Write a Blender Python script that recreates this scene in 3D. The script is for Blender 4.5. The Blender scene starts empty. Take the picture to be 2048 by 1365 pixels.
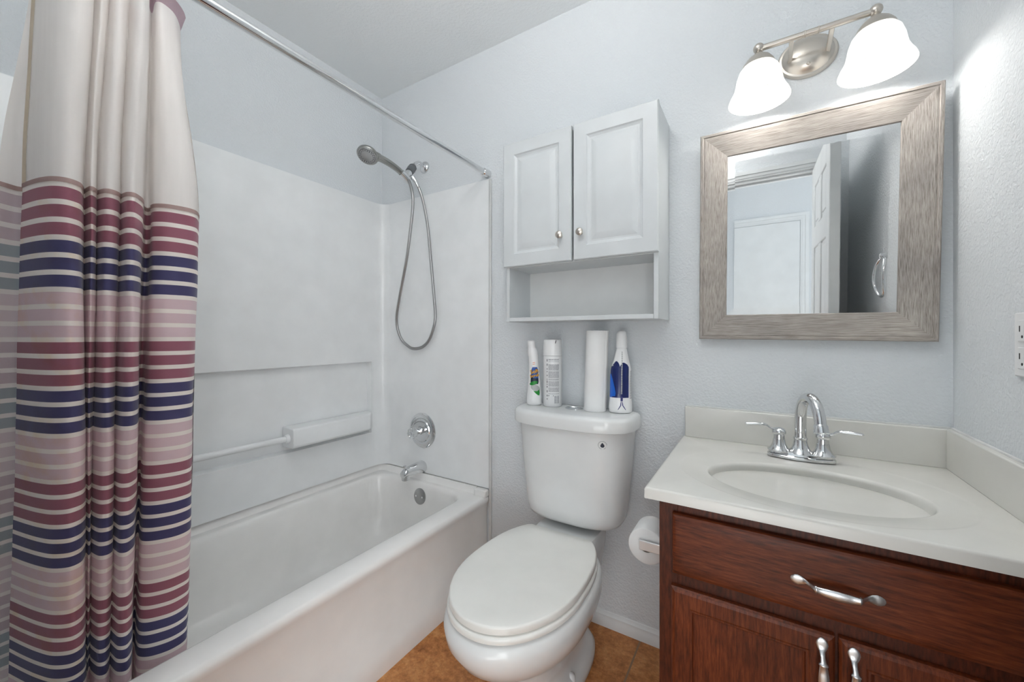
import bpy, bmesh, math, random
from mathutils import Vector, Matrix
random.seed(7)
S = bpy.context.scene
COL = S.collection
PI = math.pi

# ------------------------------------------------------------------ camera
cam_d = bpy.data.cameras.new('camera')
cam_d.sensor_width = 36.0
cam_d.lens = 36.0 * 788.0 / 2048.0
cam_d.shift_y = -(682.5 - 672.0) / 2048.0
cam_d.clip_start = 0.01
cam = bpy.data.objects.new('camera', cam_d)
cam.location = (0, -1.56, 1.175)
cam.rotation_euler = (PI / 2, 0, math.radians(31.93))
COL.objects.link(cam)
S.camera = cam

# ------------------------------------------------------------------ world, exposure
w = bpy.data.worlds.new('world')
w.use_nodes = True
w.node_tree.nodes['Background'].inputs[0].default_value = (0.85, 0.92, 1.0, 1)
w.node_tree.nodes['Background'].inputs[1].default_value = 0.6
S.world = w
S.view_settings.view_transform = 'Standard'
S.view_settings.look = 'None'
S.view_settings.gamma = 1.0
S.view_settings.use_curve_mapping = False
S.view_settings.exposure = -0.06
S.cycles.diffuse_bounces = 8
S.cycles.max_bounces = 14

# ------------------------------------------------------------------ lights
def area(name, loc, rot, sx, sy, power, colour=(1, 1, 1), shape='RECTANGLE'):
    d = bpy.data.lights.new(name, 'AREA')
    d.shape = shape
    d.size = sx
    d.size_y = sy
    d.energy = power
    d.color = colour
    o = bpy.data.objects.new(name, d)
    o.location = loc
    o.rotation_euler = rot
    COL.objects.link(o)
    return o

CEIL = 2.567
# added fill lights, unseen in the hallway, brightening the room through the doorway
area('hall_fill', (-1.02, -2.30, 1.25), (PI / 2, 0, math.radians(-25)), 0.7, 2.0, 9, (0.99, 0.995, 1.0))
area('hall_fill', (0.98, -2.40, 1.25), (PI / 2, 0, math.radians(25)), 1.0, 2.0, 33, (0.99, 0.995, 1.0))
area('hall_fill', (0.0, -2.45, 0.42), (PI / 2 + 0.25, 0, 0), 0.8, 0.6, 7, (0.99, 0.995, 1.0))
# ceiling lamp added for even brightness, unseen above the frame (fixture built below)
CLAMP = (-0.46, -1.20)
cl_d = bpy.data.lights.new('added_ceiling_fill', 'POINT')
cl_d.energy = 28
cl_d.color = (1.0, 0.985, 0.965)
cl_d.shadow_soft_size = 0.06
cl_o = bpy.data.objects.new('added_ceiling_fill', cl_d)
cl_o.location = (CLAMP[0], CLAMP[1], CEIL - 0.24)
COL.objects.link(cl_o)

# ------------------------------------------------------------------ materials
def new_mat(name):
    m = bpy.data.materials.new(name)
    m.use_nodes = True
    nt = m.node_tree
    return m, nt, nt.nodes['Principled BSDF']

def srgb(r, g, b):
    def f(c):
        c /= 255.0
        return c / 12.92 if c <= 0.04045 else ((c + 0.055) / 1.055) ** 2.4
    return (f(r), f(g), f(b), 1.0)

def N(nt, kind, **kw):
    n = nt.nodes.new(kind)
    for k, v in kw.items():
        setattr(n, k, v)
    return n

def coord(nt, scale=(1, 1, 1), out='Object'):
    tc = N(nt, 'ShaderNodeTexCoord')
    mp = N(nt, 'ShaderNodeMapping')
    mp.inputs['Scale'].default_value = scale
    nt.links.new(tc.outputs[out], mp.inputs['Vector'])
    return mp.outputs['Vector']

def noise(nt, vec, scale, detail=3, rough=0.5):
    n = N(nt, 'ShaderNodeTexNoise')
    n.inputs['Scale'].default_value = scale
    n.inputs['Detail'].default_value = detail
    n.inputs['Roughness'].default_value = rough
    nt.links.new(vec, n.inputs['Vector'])
    return n.outputs['Fac']

def ramp(nt, fac, stops, interp='LINEAR'):
    r = N(nt, 'ShaderNodeValToRGB')
    r.color_ramp.interpolation = interp
    e = r.color_ramp.elements
    e[0].position, e[0].color = stops[0]
    e[1].position, e[1].color = stops[1]
    for p, c in stops[2:]:
        x = e.new(p)
        x.color = c
    nt.links.new(fac, r.inputs['Fac'])
    return r.outputs['Color']

def bump(nt, bsdf, height, strength, dist=0.002):
    b = N(nt, 'ShaderNodeBump')
    b.inputs['Strength'].default_value = strength
    b.inputs['Distance'].default_value = dist
    nt.links.new(height, b.inputs['Height'])
    nt.links.new(b.outputs['Normal'], bsdf.inputs['Normal'])

def plain(name, col, rough=0.4, metal=0.0, spec=0.5, coat=0.0, mott=0.03):
    """a plain finish with a very slight procedural mottle"""
    m, nt, b = new_mat(name)
    v = coord(nt)
    f = noise(nt, v, 9, 3)
    lo = tuple(max(0, c * (1 - mott)) for c in col[:3]) + (1,)
    hi = tuple(min(1, c * (1 + mott)) for c in col[:3]) + (1,)
    nt.links.new(ramp(nt, f, [(0.3, lo), (0.7, hi)]), b.inputs['Base Color'])
    b.inputs['Roughness'].default_value = rough
    b.inputs['Metallic'].default_value = metal
    b.inputs['Specular IOR Level'].default_value = spec
    b.inputs['Coat Weight'].default_value = coat
    return m

def plaster(name, col, scale=125, strength=0.4):
    m, nt, b = new_mat(name)
    v = coord(nt, out='Object')
    f = noise(nt, v, scale, 2, 0.5)
    r = ramp(nt, f, [(0.38, (0, 0, 0, 1)), (0.62, (1, 1, 1, 1))])
    bump(nt, b, r, strength, 0.0022)
    b.inputs['Base Color'].default_value = col
    b.inputs['Roughness'].default_value = 0.62
    b.inputs['Specular IOR Level'].default_value = 0.3
    return m

M = {}
M['wall'] = plaster('wall_paint', srgb(214, 218, 221))
M['ceiling'] = plaster('ceiling_paint', srgb(232, 235, 236), 80, 0.3)
M['trim'] = plain('trim_white', srgb(218, 221, 222), 0.4)
M['acrylic'] = plain('surround_acrylic', srgb(230, 232, 233), 0.28)
M['tub'] = plain('tub_enamel', srgb(234, 233, 231), 0.2)
M['porcelain'] = plain('porcelain', srgb(219, 221, 221), 0.12)
M['seat'] = plain('seat_plastic', srgb(228, 228, 224), 0.3)
M['marble'] = plain('cultured_marble', srgb(214, 213, 208), 0.2)
M['cab'] = plain('cabinet_white', srgb(200, 204, 206), 0.38)
M['cab_in'] = plain('cabinet_back', srgb(222, 223, 222), 0.6)
M['chrome'] = plain('chrome', (0.72, 0.73, 0.74, 1), 0.07, 1.0)
M['chrome_dull'] = plain('chrome_dull', (0.42, 0.42, 0.42, 1), 0.28, 1.0)
M['nickel'] = plain('brushed_nickel', srgb(208, 201, 192), 0.30, 1.0)
M['satin_chrome'] = plain('satin_chrome', srgb(222, 223, 224), 0.35, 0.55)
M['satin'] = plain('satin_nickel', srgb(166, 166, 162), 0.25, 1.0)
M['pewter'] = plain('pewter_pull', srgb(206, 207, 209), 0.30, 1.0)
M['grey_plastic'] = plain('grey_plastic', srgb(92, 96, 99), 0.45)
M['dark'] = plain('dark_gap', srgb(28, 29, 31), 0.7)
M['white_plastic'] = plain('white_plastic', srgb(226, 227, 228), 0.35)
M['paper'] = plain('tissue_paper', srgb(226, 227, 227), 0.9, spec=0.1)
M['card'] = plain('card_core', srgb(150, 146, 140), 0.9)
M['caulk'] = plain('caulk_dirty', srgb(205, 206, 205), 0.6, mott=0.12)
M['blue_liquid'] = plain('blue_liquid', srgb(26, 38, 92), 0.12)
M['blue_bright'] = plain('blue_label', srgb(22, 92, 190), 0.3)
M['ink_navy'] = plain('ink_navy', srgb(44, 48, 110), 0.5)
M['ink_grey'] = plain('ink_grey', srgb(120, 124, 132), 0.6)
M['ink_black'] = plain('ink_black', srgb(40, 42, 48), 0.6)
M['label_blue'] = plain('label_blue', srgb(42, 84, 160), 0.4)
M['label_navy'] = plain('label_navy', srgb(16, 30, 52), 0.4)
M['label_yellow'] = plain('label_yellow', srgb(232, 170, 40), 0.4)
M['label_green'] = plain('label_green', srgb(20, 130, 44), 0.4)
M['label_grey'] = plain('label_grey', srgb(168, 172, 172), 0.4)
M['label_orange'] = plain('label_orange', srgb(226, 132, 70), 0.4)

def glassy(name, col, rough=0.05):
    m, nt, b = new_mat(name)
    b.inputs['Base Color'].default_value = col
    b.inputs['Roughness'].default_value = rough
    b.inputs['Transmission Weight'].default_value = 0.85
    b.inputs['IOR'].default_value = 1.49
    return m
M['acrylic_clear'] = glassy('clear_acrylic', (0.93, 0.95, 0.96, 1))

def mirror_mat():
    m, nt, b = new_mat('mirror_silver')
    b.inputs['Base Color'].default_value = (0.79, 0.79, 0.785, 1)
    b.inputs['Metallic'].default_value = 1.0
    b.inputs['Roughness'].default_value = 0.015
    return m
M['mirror'] = mirror_mat()

def shade_mat():
    m, nt, b = new_mat('frosted_glass_shade')
    b.inputs['Base Color'].default_value = (0.9, 0.9, 0.88, 1)
    b.inputs['Roughness'].default_value = 0.35
    b.inputs['Emission Color'].default_value = (1.0, 0.975, 0.94, 1)
    b.inputs['Emission Strength'].default_value = 0.58
    return m
M['shade'] = shade_mat()
def bulb_mat():
    m, nt, b = new_mat('lit_bulb')
    b.inputs['Emission Color'].default_value = (1.0, 0.95, 0.88, 1)
    b.inputs['Emission Strength'].default_value = 6.0
    return m
M['bulb'] = bulb_mat()
def globe_mat():
    m, nt, b = new_mat('thin_opal_globe')
    tp = N(nt, 'ShaderNodeBsdfTransparent')
    mx = N(nt, 'ShaderNodeMixShader')
    mx.inputs['Fac'].default_value = 0.42
    nt.links.new(b.outputs[0], mx.inputs[1])
    nt.links.new(tp.outputs[0], mx.inputs[2])
    nt.links.new(mx.outputs[0], nt.nodes['Material Output'].inputs['Surface'])
    return m
M['globe'] = globe_mat()

def wood(name, stretch, dark, mid, light, rough=0.42, coat=0.0):
    m, nt, b = new_mat(name)
    v = coord(nt, stretch)
    f1 = noise(nt, v, 26, 6, 0.62)
    v2 = coord(nt, (1, 1, 1))
    f2 = noise(nt, v2, 7, 3, 0.5)
    c1 = ramp(nt, f1, [(0.28, dark), (0.5, mid), (0.74, light)])
    c2 = ramp(nt, f2, [(0.25, (0.62, 0.58, 0.6, 1)), (0.75, (1.12, 1.08, 1.05, 1))])
    mx = N(nt, 'ShaderNodeMix', data_type='RGBA', blend_type='MULTIPLY')
    mx.inputs['Factor'].default_value = 0.8
    nt.links.new(c1, mx.inputs['A'])
    nt.links.new(c2, mx.inputs['B'])
    nt.links.new(mx.outputs['Result'], b.inputs['Base Color'])
    b.inputs['Roughness'].default_value = rough
    b.inputs['Coat Weight'].default_value = coat
    b.inputs['Specular IOR Level'].default_value = 0.32
    bump(nt, b, f1, 0.05, 0.001)
    return m
WD = (srgb(60, 25, 9), srgb(98, 44, 19), srgb(126, 64, 32))
M['wood_h'] = wood('cherry_wood_horizontal', (0.9, 9, 9), *WD)
M['wood_v'] = wood('cherry_wood_vertical', (9, 9, 0.9), *WD)
WE = (srgb(48, 20, 9), srgb(80, 35, 17), srgb(102, 48, 25))
M['wood_frame'] = wood('cherry_wood_face_frame', (7, 9, 1.2), *WE)
FR = (srgb(98, 92, 86), srgb(162, 157, 151), srgb(194, 191, 186))
M['drift_h'] = wood('grey_driftwood_horizontal', (0.7, 30, 30), *FR, rough=0.55, coat=0.0)
M['drift_v'] = wood('grey_driftwood_vertical', (30, 30, 0.7), *FR, rough=0.55, coat=0.0)

def tile_mat():
    m, nt, b = new_mat('terracotta_tile')
    v = coord(nt)
    f1 = noise(nt, v, 19, 9, 0.72)
    f2 = noise(nt, v, 85, 5, 0.7)
    f3 = noise(nt, v, 4, 2, 0.5)
    c = ramp(nt, f1, [(0.28, srgb(126, 76, 40)), (0.5, srgb(186, 127, 74)), (0.72, srgb(220, 170, 116))])
    c2 = ramp(nt, f2, [(0.3, (0.72, 0.68, 0.64, 1)), (0.65, (1.08, 1.05, 1.02, 1))])
    c3 = ramp(nt, f3, [(0.3, (0.95, 0.85, 0.7, 1)), (0.7, (1.05, 1.0, 1.0, 1))])
    for cc in (c2, c3):
        mx = N(nt, 'ShaderNodeMix', data_type='RGBA', blend_type='MULTIPLY')
        mx.inputs['Factor'].default_value = 0.8
        nt.links.new(c, mx.inputs['A'])
        nt.links.new(cc, mx.inputs['B'])
        c = mx.outputs['Result']
    # grout grid
    tc = N(nt, 'ShaderNodeTexCoord')
    mp = N(nt, 'ShaderNodeMapping')
    mp.inputs['Location'].default_value = (-0.325, -0.445, 0.0)
    nt.links.new(tc.outputs['Object'], mp.inputs['Vector'])
    sx = N(nt, 'ShaderNodeSeparateXYZ')
    nt.links.new(mp.outputs['Vector'], sx.inputs['Vector'])
    masks = []
    for ax in 'XY':
        a = N(nt, 'ShaderNodeMath', operation='DIVIDE')
        nt.links.new(sx.outputs[ax], a.inputs[0])
        a.inputs[1].default_value = 0.36
        fr = N(nt, 'ShaderNodeMath', operation='PINGPONG')
        nt.links.new(a.outputs[0], fr.inputs[0])
        fr.inputs[1].default_value = 0.5
        lt = N(nt, 'ShaderNodeMath', operation='LESS_THAN')
        nt.links.new(fr.outputs[0], lt.inputs[0])
        lt.inputs[1].default_value = 0.009
        masks.append(lt.outputs[0])
    mxm = N(nt, 'ShaderNodeMath', operation='MAXIMUM')
    nt.links.new(masks[0], mxm.inputs[0])
    nt.links.new(masks[1], mxm.inputs[1])
    mg = N(nt, 'ShaderNodeMix', data_type='RGBA')
    nt.links.new(mxm.outputs[0], mg.inputs['Factor'])
    nt.links.new(c, mg.inputs['A'])
    mg.inputs['B'].default_value = srgb(138, 110, 84)
    nt.links.new(mg.outputs['Result'], b.inputs['Base Color'])
    b.inputs['Roughness'].default_value = 0.5
    bump(nt, b, f1, 0.15, 0.002)
    return m
M['tile'] = tile_mat()
M['carpet'] = plain('hall_carpet', srgb(176, 166, 152), 0.95, mott=0.12)

# ------------------------------------------------------------------ mesh helpers
def B():
    return bmesh.new()

def finish(bm, angle=38):
    bmesh.ops.recalc_face_normals(bm, faces=bm.faces)
    lim = math.radians(angle)
    for e in bm.edges:
        if len(e.link_faces) == 2:
            e.smooth = e.calc_face_angle(0) < lim
        else:
            e.smooth = True
    for f in bm.faces:
        f.smooth = True

def root_loc(o):
    v = Vector((0, 0, 0))
    while o is not None:
        v += o.location
        o = o.parent
    return v

def obj(name, bm, mats, parent=None, bevel=0.0, seg=2, angle=38, recalc=True, solid=0.0, sub=0):
    """one mesh object from world-space geometry"""
    if recalc:
        finish(bm, angle)
    if parent is not None:
        off = root_loc(parent)
    else:
        xs = [v.co for v in bm.verts]
        off = Vector(((min(c.x for c in xs) + max(c.x for c in xs)) / 2,
                      (min(c.y for c in xs) + max(c.y for c in xs)) / 2,
                      min(c.z for c in xs)))
    bmesh.ops.translate(bm, verts=bm.verts, vec=-off)
    me = bpy.data.meshes.new(name)
    bm.to_mesh(me)
    bm.free()
    if not isinstance(mats, (list, tuple)):
        mats = [mats]
    for m in mats:
        me.materials.append(m)
    o = bpy.data.objects.new(name, me)
    COL.objects.link(o)
    if parent is not None:
        o.parent = parent
    else:
        o.location = off
    if sub:
        md = o.modifiers.new('subdivision', 'SUBSURF')
        md.levels = md.render_levels = sub
    if solid:
        md = o.modifiers.new('solidify', 'SOLIDIFY')
        md.thickness = solid
        md.offset = 0
    if bevel:
        md = o.modifiers.new('bevel', 'BEVEL')
        md.width = bevel
        md.segments = seg
        md.limit_method = 'ANGLE'
        md.angle_limit = math.radians(40)
    return o

def thing(name, label, cat, loc, group=None):
    o = bpy.data.objects.new(name, None)
    o.empty_display_size = 0.05
    o.location = loc
    COL.objects.link(o)
    o['label'] = label
    o['category'] = cat
    if group:
        o['group'] = group
    return o

def tag(o, label, cat, group=None):
    o['label'] = label
    o['category'] = cat
    if group:
        o['group'] = group
    return o

def struct(name, bm, mat, parent=None, **kw):
    o = obj(name, bm, mat, parent, **kw)
    if parent is None:
        o['kind'] = 'structure'
        o['category'] = name.split('_')[0]
    return o

def box(bm, x0, x1, y0, y1, z0, z1, mi=0):
    vs = [bm.verts.new((x, y, z)) for x in (x0, x1) for y in (y0, y1) for z in (z0, z1)]
    for q in ((0, 1, 3, 2), (4, 6, 7, 5), (0, 4, 5, 1), (2, 3, 7, 6), (0, 2, 6, 4), (1, 5, 7, 3)):
        f = bm.faces.new([vs[i] for i in q])
        f.material_index = mi
    return vs

def loft(bm, rings, close=True, cap0=True, cap1=True, mi=0):
    rows = [[bm.verts.new(p) for p in r] for r in rings]
    n = len(rows[0])
    for a, b in zip(rows, rows[1:]):
        for i in range(n if close else n - 1):
            j = (i + 1) % n
            f = bm.faces.new((a[i], a[j], b[j], b[i]))
            f.material_index = mi
    if cap0:
        bm.faces.new(rows[0]).material_index = mi
    if cap1:
        bm.faces.new(rows[-1][::-1]).material_index = mi
    return rows

def frame_for(d):
    d = d.normalized()
    up = Vector((0, 0, 1)) if abs(d.z) < 0.95 else Vector((0, 1, 0))
    s = d.cross(up).normalized()
    return s, s.cross(d).normalized()

def lathe(bm, c, axis, prof, n=32, mi=0, sy=1.0, caps=True):
    """prof: list of (along-axis, radius); sy squashes the second radius direction"""
    ax = Vector(axis).normalized()
    s, u = frame_for(ax)
    rings = []
    for h, r in prof:
        r = max(r, 1e-4)
        p = Vector(c) + ax * h
        rings.append([p + s * (r * math.cos(2 * PI * i / n)) + u * (r * sy * math.sin(2 * PI * i / n)) for i in range(n)])
    loft(bm, rings, True, caps, caps, mi)

def smooth_path(pts, k):
    """Catmull-Rom through pts (tuples of any length), k samples a span"""
    out = []
    P = [tuple(2 * a - b for a, b in zip(pts[0], pts[1]))] + list(pts) + [tuple(2 * a - b for a, b in zip(pts[-1], pts[-2]))]
    for i in range(1, len(P) - 2):
        for j in range(k):
            t = j / k
            out.append(tuple(0.5 * (2 * b + (c - a) * t + (2 * a - 5 * b + 4 * c - d) * t * t + (3 * b - a - 3 * c + d) * t ** 3)
                             for a, b, c, d in zip(P[i - 1], P[i], P[i + 1], P[i + 2])))
    out.append(tuple(pts[-1]))
    return out

def tube(bm, pts, rad, n=12, mi=0, squash=None, cap=True):
    """pts: Vectors; rad: number or list; squash: (a, b) factors along side and up directions"""
    pts = [Vector(p) for p in pts]
    m = len(pts)
    rad = rad if isinstance(rad, (list, tuple)) else [rad] * m
    d0 = (pts[1] - pts[0]).normalized()
    s, u = frame_for(d0)
    rings = []
    prev = d0
    for i, p in enumerate(pts):
        d = (pts[min(i + 1, m - 1)] - pts[max(i - 1, 0)]).normalized()
        q = prev.rotation_difference(d)
        s = q @ s
        u = q @ u
        prev = d
        r = rad[i]
        a, b = squash[i] if isinstance(squash, list) else (squash or (1, 1))
        rings.append([p + s * (r * a * math.cos(2 * PI * k / n)) + u * (r * b * math.sin(2 * PI * k / n)) for k in range(n)])
    loft(bm, rings, True, cap, cap, mi)

def sphere(bm, c, r, n=20, sq=(1, 1, 1)):
    m = n // 2
    rings = []
    for j in range(m + 1):
        a = PI * j / m
        rr = max(math.sin(a), 1e-3)
        rings.append([Vector(c) + Vector((r * sq[0] * rr * math.cos(2 * PI * i / n), r * sq[1] * rr * math.sin(2 * PI * i / n), -r * sq[2] * math.cos(a))) for i in range(n)])
    loft(bm, rings)

def super_d(xc, hw, yb, yf, p=2.6, n=40, z=0.0, ymid=None, pb=None):
    """closed plan outline: a bowed front and a squarer back around ymid"""
    ym = ymid if ymid is not None else yb
    out = []
    for i in range(n + 1):
        a = PI * i / n
        c, s = math.cos(a), math.sin(a)
        out.append((xc + hw * math.copysign(abs(c) ** (2 / p), c), ym + (yf - ym) * abs(s) ** (2 / p), z))
    pb = pb or p
    for i in range(1, n):
        a = PI + PI * i / n
        c, s = math.cos(a), math.sin(a)
        out.append((xc + hw * math.copysign(abs(c) ** (2 / pb), c), ym + (yb - ym) * abs(s) ** (2 / pb), z))
    return out

def round_rect(x0, x1, y0, y1, r, z, n=8):
    out = []
    for cx, cy, a0 in ((x1 - r, y1 - r, 0), (x0 + r, y1 - r, PI / 2), (x0 + r, y0 + r, PI), (x1 - r, y0 + r, 3 * PI / 2)):
        for i in range(n + 1):
            a = a0 + PI / 2 * i / n
            out.append((cx + r * math.cos(a), cy + r * math.sin(a), z))
    return out

# ------------------------------------------------------------------ room shell
XL, XR, YN, DW = -1.872, 0.456, -1.545, 0.115    # left wall, right wall, inner face of the doorway wall, its thickness
OX0, OX1, OZ = -0.42, 0.335, 2.095                 # door opening
HX0, HX1, HY = -1.40, 1.34, -2.75                 # hallway

bm = B(); box(bm, XL - .1, XR + .1, YN - DW, 0.1, -.08, 0)
struct('floor', bm, M['tile'])
bpy.data.objects['floor'].location  # origin stays at its base
bm = B(); box(bm, HX0 - .1, HX1 + .1, HY - .1, YN - DW, -.08, 0)
struct('floor_hall', bm, M['carpet'])
bm = B(); box(bm, XL - .1, XR + .1, YN - DW, 0.1, CEIL, CEIL + .08)
struct('ceiling', bm, M['ceiling'])
bm = B(); box(bm, HX0 - .1, HX1 + .1, HY - .1, YN - DW, CEIL, CEIL + .08)
struct('ceiling_hall', bm, M['ceiling'])
bm = B(); box(bm, XL, XR, 0, 0.1, 0, CEIL)
struct('wall_back', bm, M['wall'])
bm = B(); box(bm, XL - .1, XL, YN - DW, 0.1, 0, CEIL)
struct('wall_left', bm, M['wall'])
bm = B(); box(bm, XR, XR + .1, YN - DW, 0.1, 0, CEIL)
struct('wall_right', bm, M['wall'])
bm = B()
box(bm, XL, OX0, YN - DW, YN, 0, CEIL)
box(bm, OX1, XR, YN - DW, YN, 0, CEIL)
box(bm, OX0, OX1, YN - DW, YN, OZ, CEIL)
struct('wall_front', bm, M['wall'])
bm = B(); box(bm, HX0 - .1, HX1 + .1, HY - .1, HY, 0, CEIL)
struct('wall_hall', bm, M['wall'])
bm = B(); box(bm, HX0 - .1, HX0, HY, YN - DW, 0, CEIL)
struct('wall_hall_left', bm, M['wall'])
bm = B(); box(bm, HX1, HX1 + .1, HY, YN - DW, 0, CEIL)
struct('wall_hall_right', bm, M['wall'])
bm = B(); box(bm, XR + .1, HX1 + .1, YN - DW, YN - DW + .1, 0, CEIL)
struct('wall_hall_near', bm, M['wall'])

def casing(name, x0, x1, z1, yw, sgn, wd=0.058):
    """door casing of stepped moulding around an opening in a wall at y = yw, facing sgn"""
    bm = B()
    for a, b, t in ((0, wd, 0.010), (0.012, wd - 0.004, 0.014), (wd * 0.55, wd - 0.004, 0.019)):
        ya, yb = sorted((yw, yw + sgn * t))
        box(bm, x0 - b, x0 - a, ya, yb, 0, z1 + a)
        box(bm, x1 + a, x1 + b, ya, yb, 0, z1 + a)
        box(bm, x0 - b, x1 + b, ya, yb, z1 + a, z1 + b)
    return struct(name, bm, M['trim'])

casing('trim_1', OX0, OX1, OZ, YN, 1)
bm = B()   # door stop and jamb lining
box(bm, OX0, OX0 + .012, YN - DW, YN, 0, OZ)
box(bm, OX1 - .012, OX1, YN - DW, YN, 0, OZ)
box(bm, OX0, OX1, YN - DW, YN, OZ - .012, OZ)
box(bm, OX0 + .012, OX1 - .012, YN - .075, YN - .045, OZ - .024, OZ - .012)
struct('trim_2', bm, M['trim'])
casing('trim_3', -0.46, 0.316, 2.0, HY, 1, 0.064)

# closed door at the far side of the hallway
bm = B(); box(bm, -0.457, 0.313, HY - .03, HY + .006, 0.012, 1.997)
d2 = struct('door_2', bm, M['trim'], bevel=0.002)
# bathroom door, standing open into the room
DX0, DX1, DY0, DY1 = 0.283, 0.325, YN + .004, -0.848
bm = B()
box(bm, DX0 + .007, DX1 - .007, DY0 + .01, DY1 - .01, 0.02, 2.075)
st = 0.11
yc = (DY0 + DY1) / 2
for a, b, c, d in ((DY0, DY0 + st, .012, 2.080), (DY1 - st, DY1, .012, 2.080)):
    box(bm, DX0, DX1, a, b, c, d)
for c, d in ((.012, .24), (.83, 1.0), (1.60, 1.72), (1.955, 2.080)):
    box(bm, DX0, DX1, DY0 + st, DY1 - st, c, d)
for c, d in ((.24, .83), (1.0, 1.60), (1.72, 1.955)):
    box(bm, DX0, DX1, yc - .045, yc + .045, c, d)
for z0, z1 in ((.24, .83), (1.0, 1.60), (1.72, 1.955)):
    for y0, y1 in ((DY0 + st, yc - .045), (yc + .045, DY1 - st)):
        box(bm, DX0 + .003, DX1 - .003, y0 + .028, y1 - .028, z0 + .028, z1 - .028)
d1 = struct('door_1', bm, M['trim'], bevel=0.004)
bm = B()
for s in (1,):
    x = DX0 if s < 0 else DX1
    lathe(bm, (x, DY1 - .06, 0.96), (s, 0, 0), [(0, .03), (.006, .03), (.008, .011), (.028, .011), (.034, .022), (.046, .027), (.056, .02), (.060, .004)], 20)
obj('door_knob', bm, M['nickel'], d1)

# baseboards
def baseboard(name, x0, x1, y0, y1, axis):
    bm = B()
    prof = [(0, 0), (.014, 0), (.014, .030), (.011, .036), (.011, .046), (.006, .052), (.004, .058), (0, .060)]
    if axis == 'x':
        loft(bm, [[(x0, y1 - d, z) for d, z in prof], [(x1, y1 - d, z) for d, z in prof]])
    else:
        loft(bm, [[(x1 - d, y0, z) for d, z in prof], [(x1 - d, y1, z) for d, z in prof]])
    return struct(name, bm, M['trim'])
baseboard('baseboard_back', -1.085, -0.198, 0, 0, 'x')
baseboard('baseboard_right', XR, XR, YN + .02, -0.57, 'y')

# ------------------------------------------------------------------ bathtub
TX0, TX1, TY0, TY1, TZ = XL + .004, -1.098, YN + .004, -0.004, 0.405
tub = thing('bathtub', 'white alcove bathtub with a plain apron beside the toilet', 'bathtub', ((TX0 + TX1) / 2, (TY0 + TY1) / 2, 0))
bm = B()
def trr(x0, x1, y0, y1, r, z): return round_rect(x0, x1, y0, y1, r, z, 10)
rings = [trr(TX0, TX1 - .0, TY0, TY1, .006, .0),
         trr(TX0, TX1, TY0, TY1, .006, .0)]
def apron(zs):  # apron recess applied only to the front side
    return zs
out = []
# outside: from floor up; the front (x = TX1) steps at the kick band
prof_front = [(0.0, 0.0), (0.0, 0.082), (-.012, 0.096), (-.012, 0.340), (-.004, 0.372), (0.0, 0.385), (-.004, 0.398), (-.012, 0.405)]
for dx, z in prof_front:
    out.append(trr(TX0, TX1 + dx, TY0, TY1, .006, z))
inner = [(.650 - .028, 0.405, 0), ]
IX0, IX1, IY0, IY1 = -1.802, -1.197, -1.505, -0.062
out.append(trr(IX0 - .012, IX1 + .012, IY0 - .012, IY1 + .012, .10, .4052))
for k, (ins, z) in enumerate([(-.004, .402), (.002, .394), (.006, .380), (.016, .30), (.03, .20), (.05, .12), (.085, .085), (.14, .075)]):
    out.append(trr(IX0 + ins, IX1 - ins, IY0 + ins * 1.6, IY1 - ins * 0.9, .10 + ins * .3, z))
loft(bm, out, True, False, True)
obj('tub_shell', bm, M['tub'], tub, angle=50)
# upstand of the tub below the wall panels
bm = B()
pr = [(0, .402), (.030, .402), (.020, .412), (.014, .436), (0, .436)]
def upstand_path(d):
    return
loft(bm, [[(XL + d + .004, TY0, z) for d, z in pr], [(XL + d + .004, -.06, z) for d, z in pr]])
loft(bm, [[(XL + .06, -.004 - d, z) for d, z in pr], [(-1.165, -.004 - d, z) for d, z in pr]])
# curved corner between
cc = []
for i in range(9):
    a = PI / 2 * i / 8
    cx, cy, rr = XL + .064, -.064, .06
    cc.append([(cx - (rr - d) * math.cos(a), cy + (rr - d) * math.sin(a), z) for d, z in pr])
loft(bm, cc)
obj('tiling_flange', bm, M['tub'], tub)
bm = B(); box(bm, -1.165, -1.098, -.040, -.004, .400, .436)
obj('end_block', bm, M['tub'], tub, bevel=.006)
bm = B()
lathe(bm, (-1.492, IY1 - .006, .338), (0, -1, .12), [(0, .041), (.006, .041), (.009, .036), (.010, .004)], 32)
ov = obj('overflow_plate', bm, M['chrome_dull'], tub)
for s in (-1, 1):
    bm = B()
    lathe(bm, (-1.492 + s * .022, IY1 - .0155, .338), (0, -1, .12), [(0, .005), (.002, .005), (.003, .001)], 12)
    obj('screw', bm, M['chrome'], ov)

# ------------------------------------------------------------------ tub surround
sur = thing('tub_surround', 'white moulded tub surround wall panels above the bathtub', 'tub surround', ((TX0 + TX1) / 2, (TY0 + TY1) / 2, .44))
PX, PY, PZ0, PZ1 = XL + .030, -.010, .439, 1.930
bm = B()
ys = [TY0, -1.42, -.098, -.075]
RZ0, RZ1, RY0, RY1 = .632, 1.030, -1.42, -.098
yy = [TY0, RY0, RY1, -.075]
zz = [PZ0, RZ0, RZ1, PZ1]
gv = {}
for i, y in enumerate(yy):
    for j, z in enumerate(zz):
        gv[i, j] = bm.verts.new((PX, y, z))
rf = None
for i in range(3):
    for j in range(3):
        f = bm.faces.new((gv[i, j], gv[i + 1, j], gv[i + 1, j + 1], gv[i, j + 1]))
        if i == 1 and j == 1:
            rf = f
r1 = bmesh.ops.inset_region(bm, faces=[rf], thickness=.006, depth=0)
r2 = bmesh.ops.inset_region(bm, faces=[rf], thickness=.013, depth=0)
for v in rf.verts:
    v.co.x = PX - .026
r3 = bmesh.ops.inset_region(bm, faces=[rf], thickness=.004, depth=0)
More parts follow.
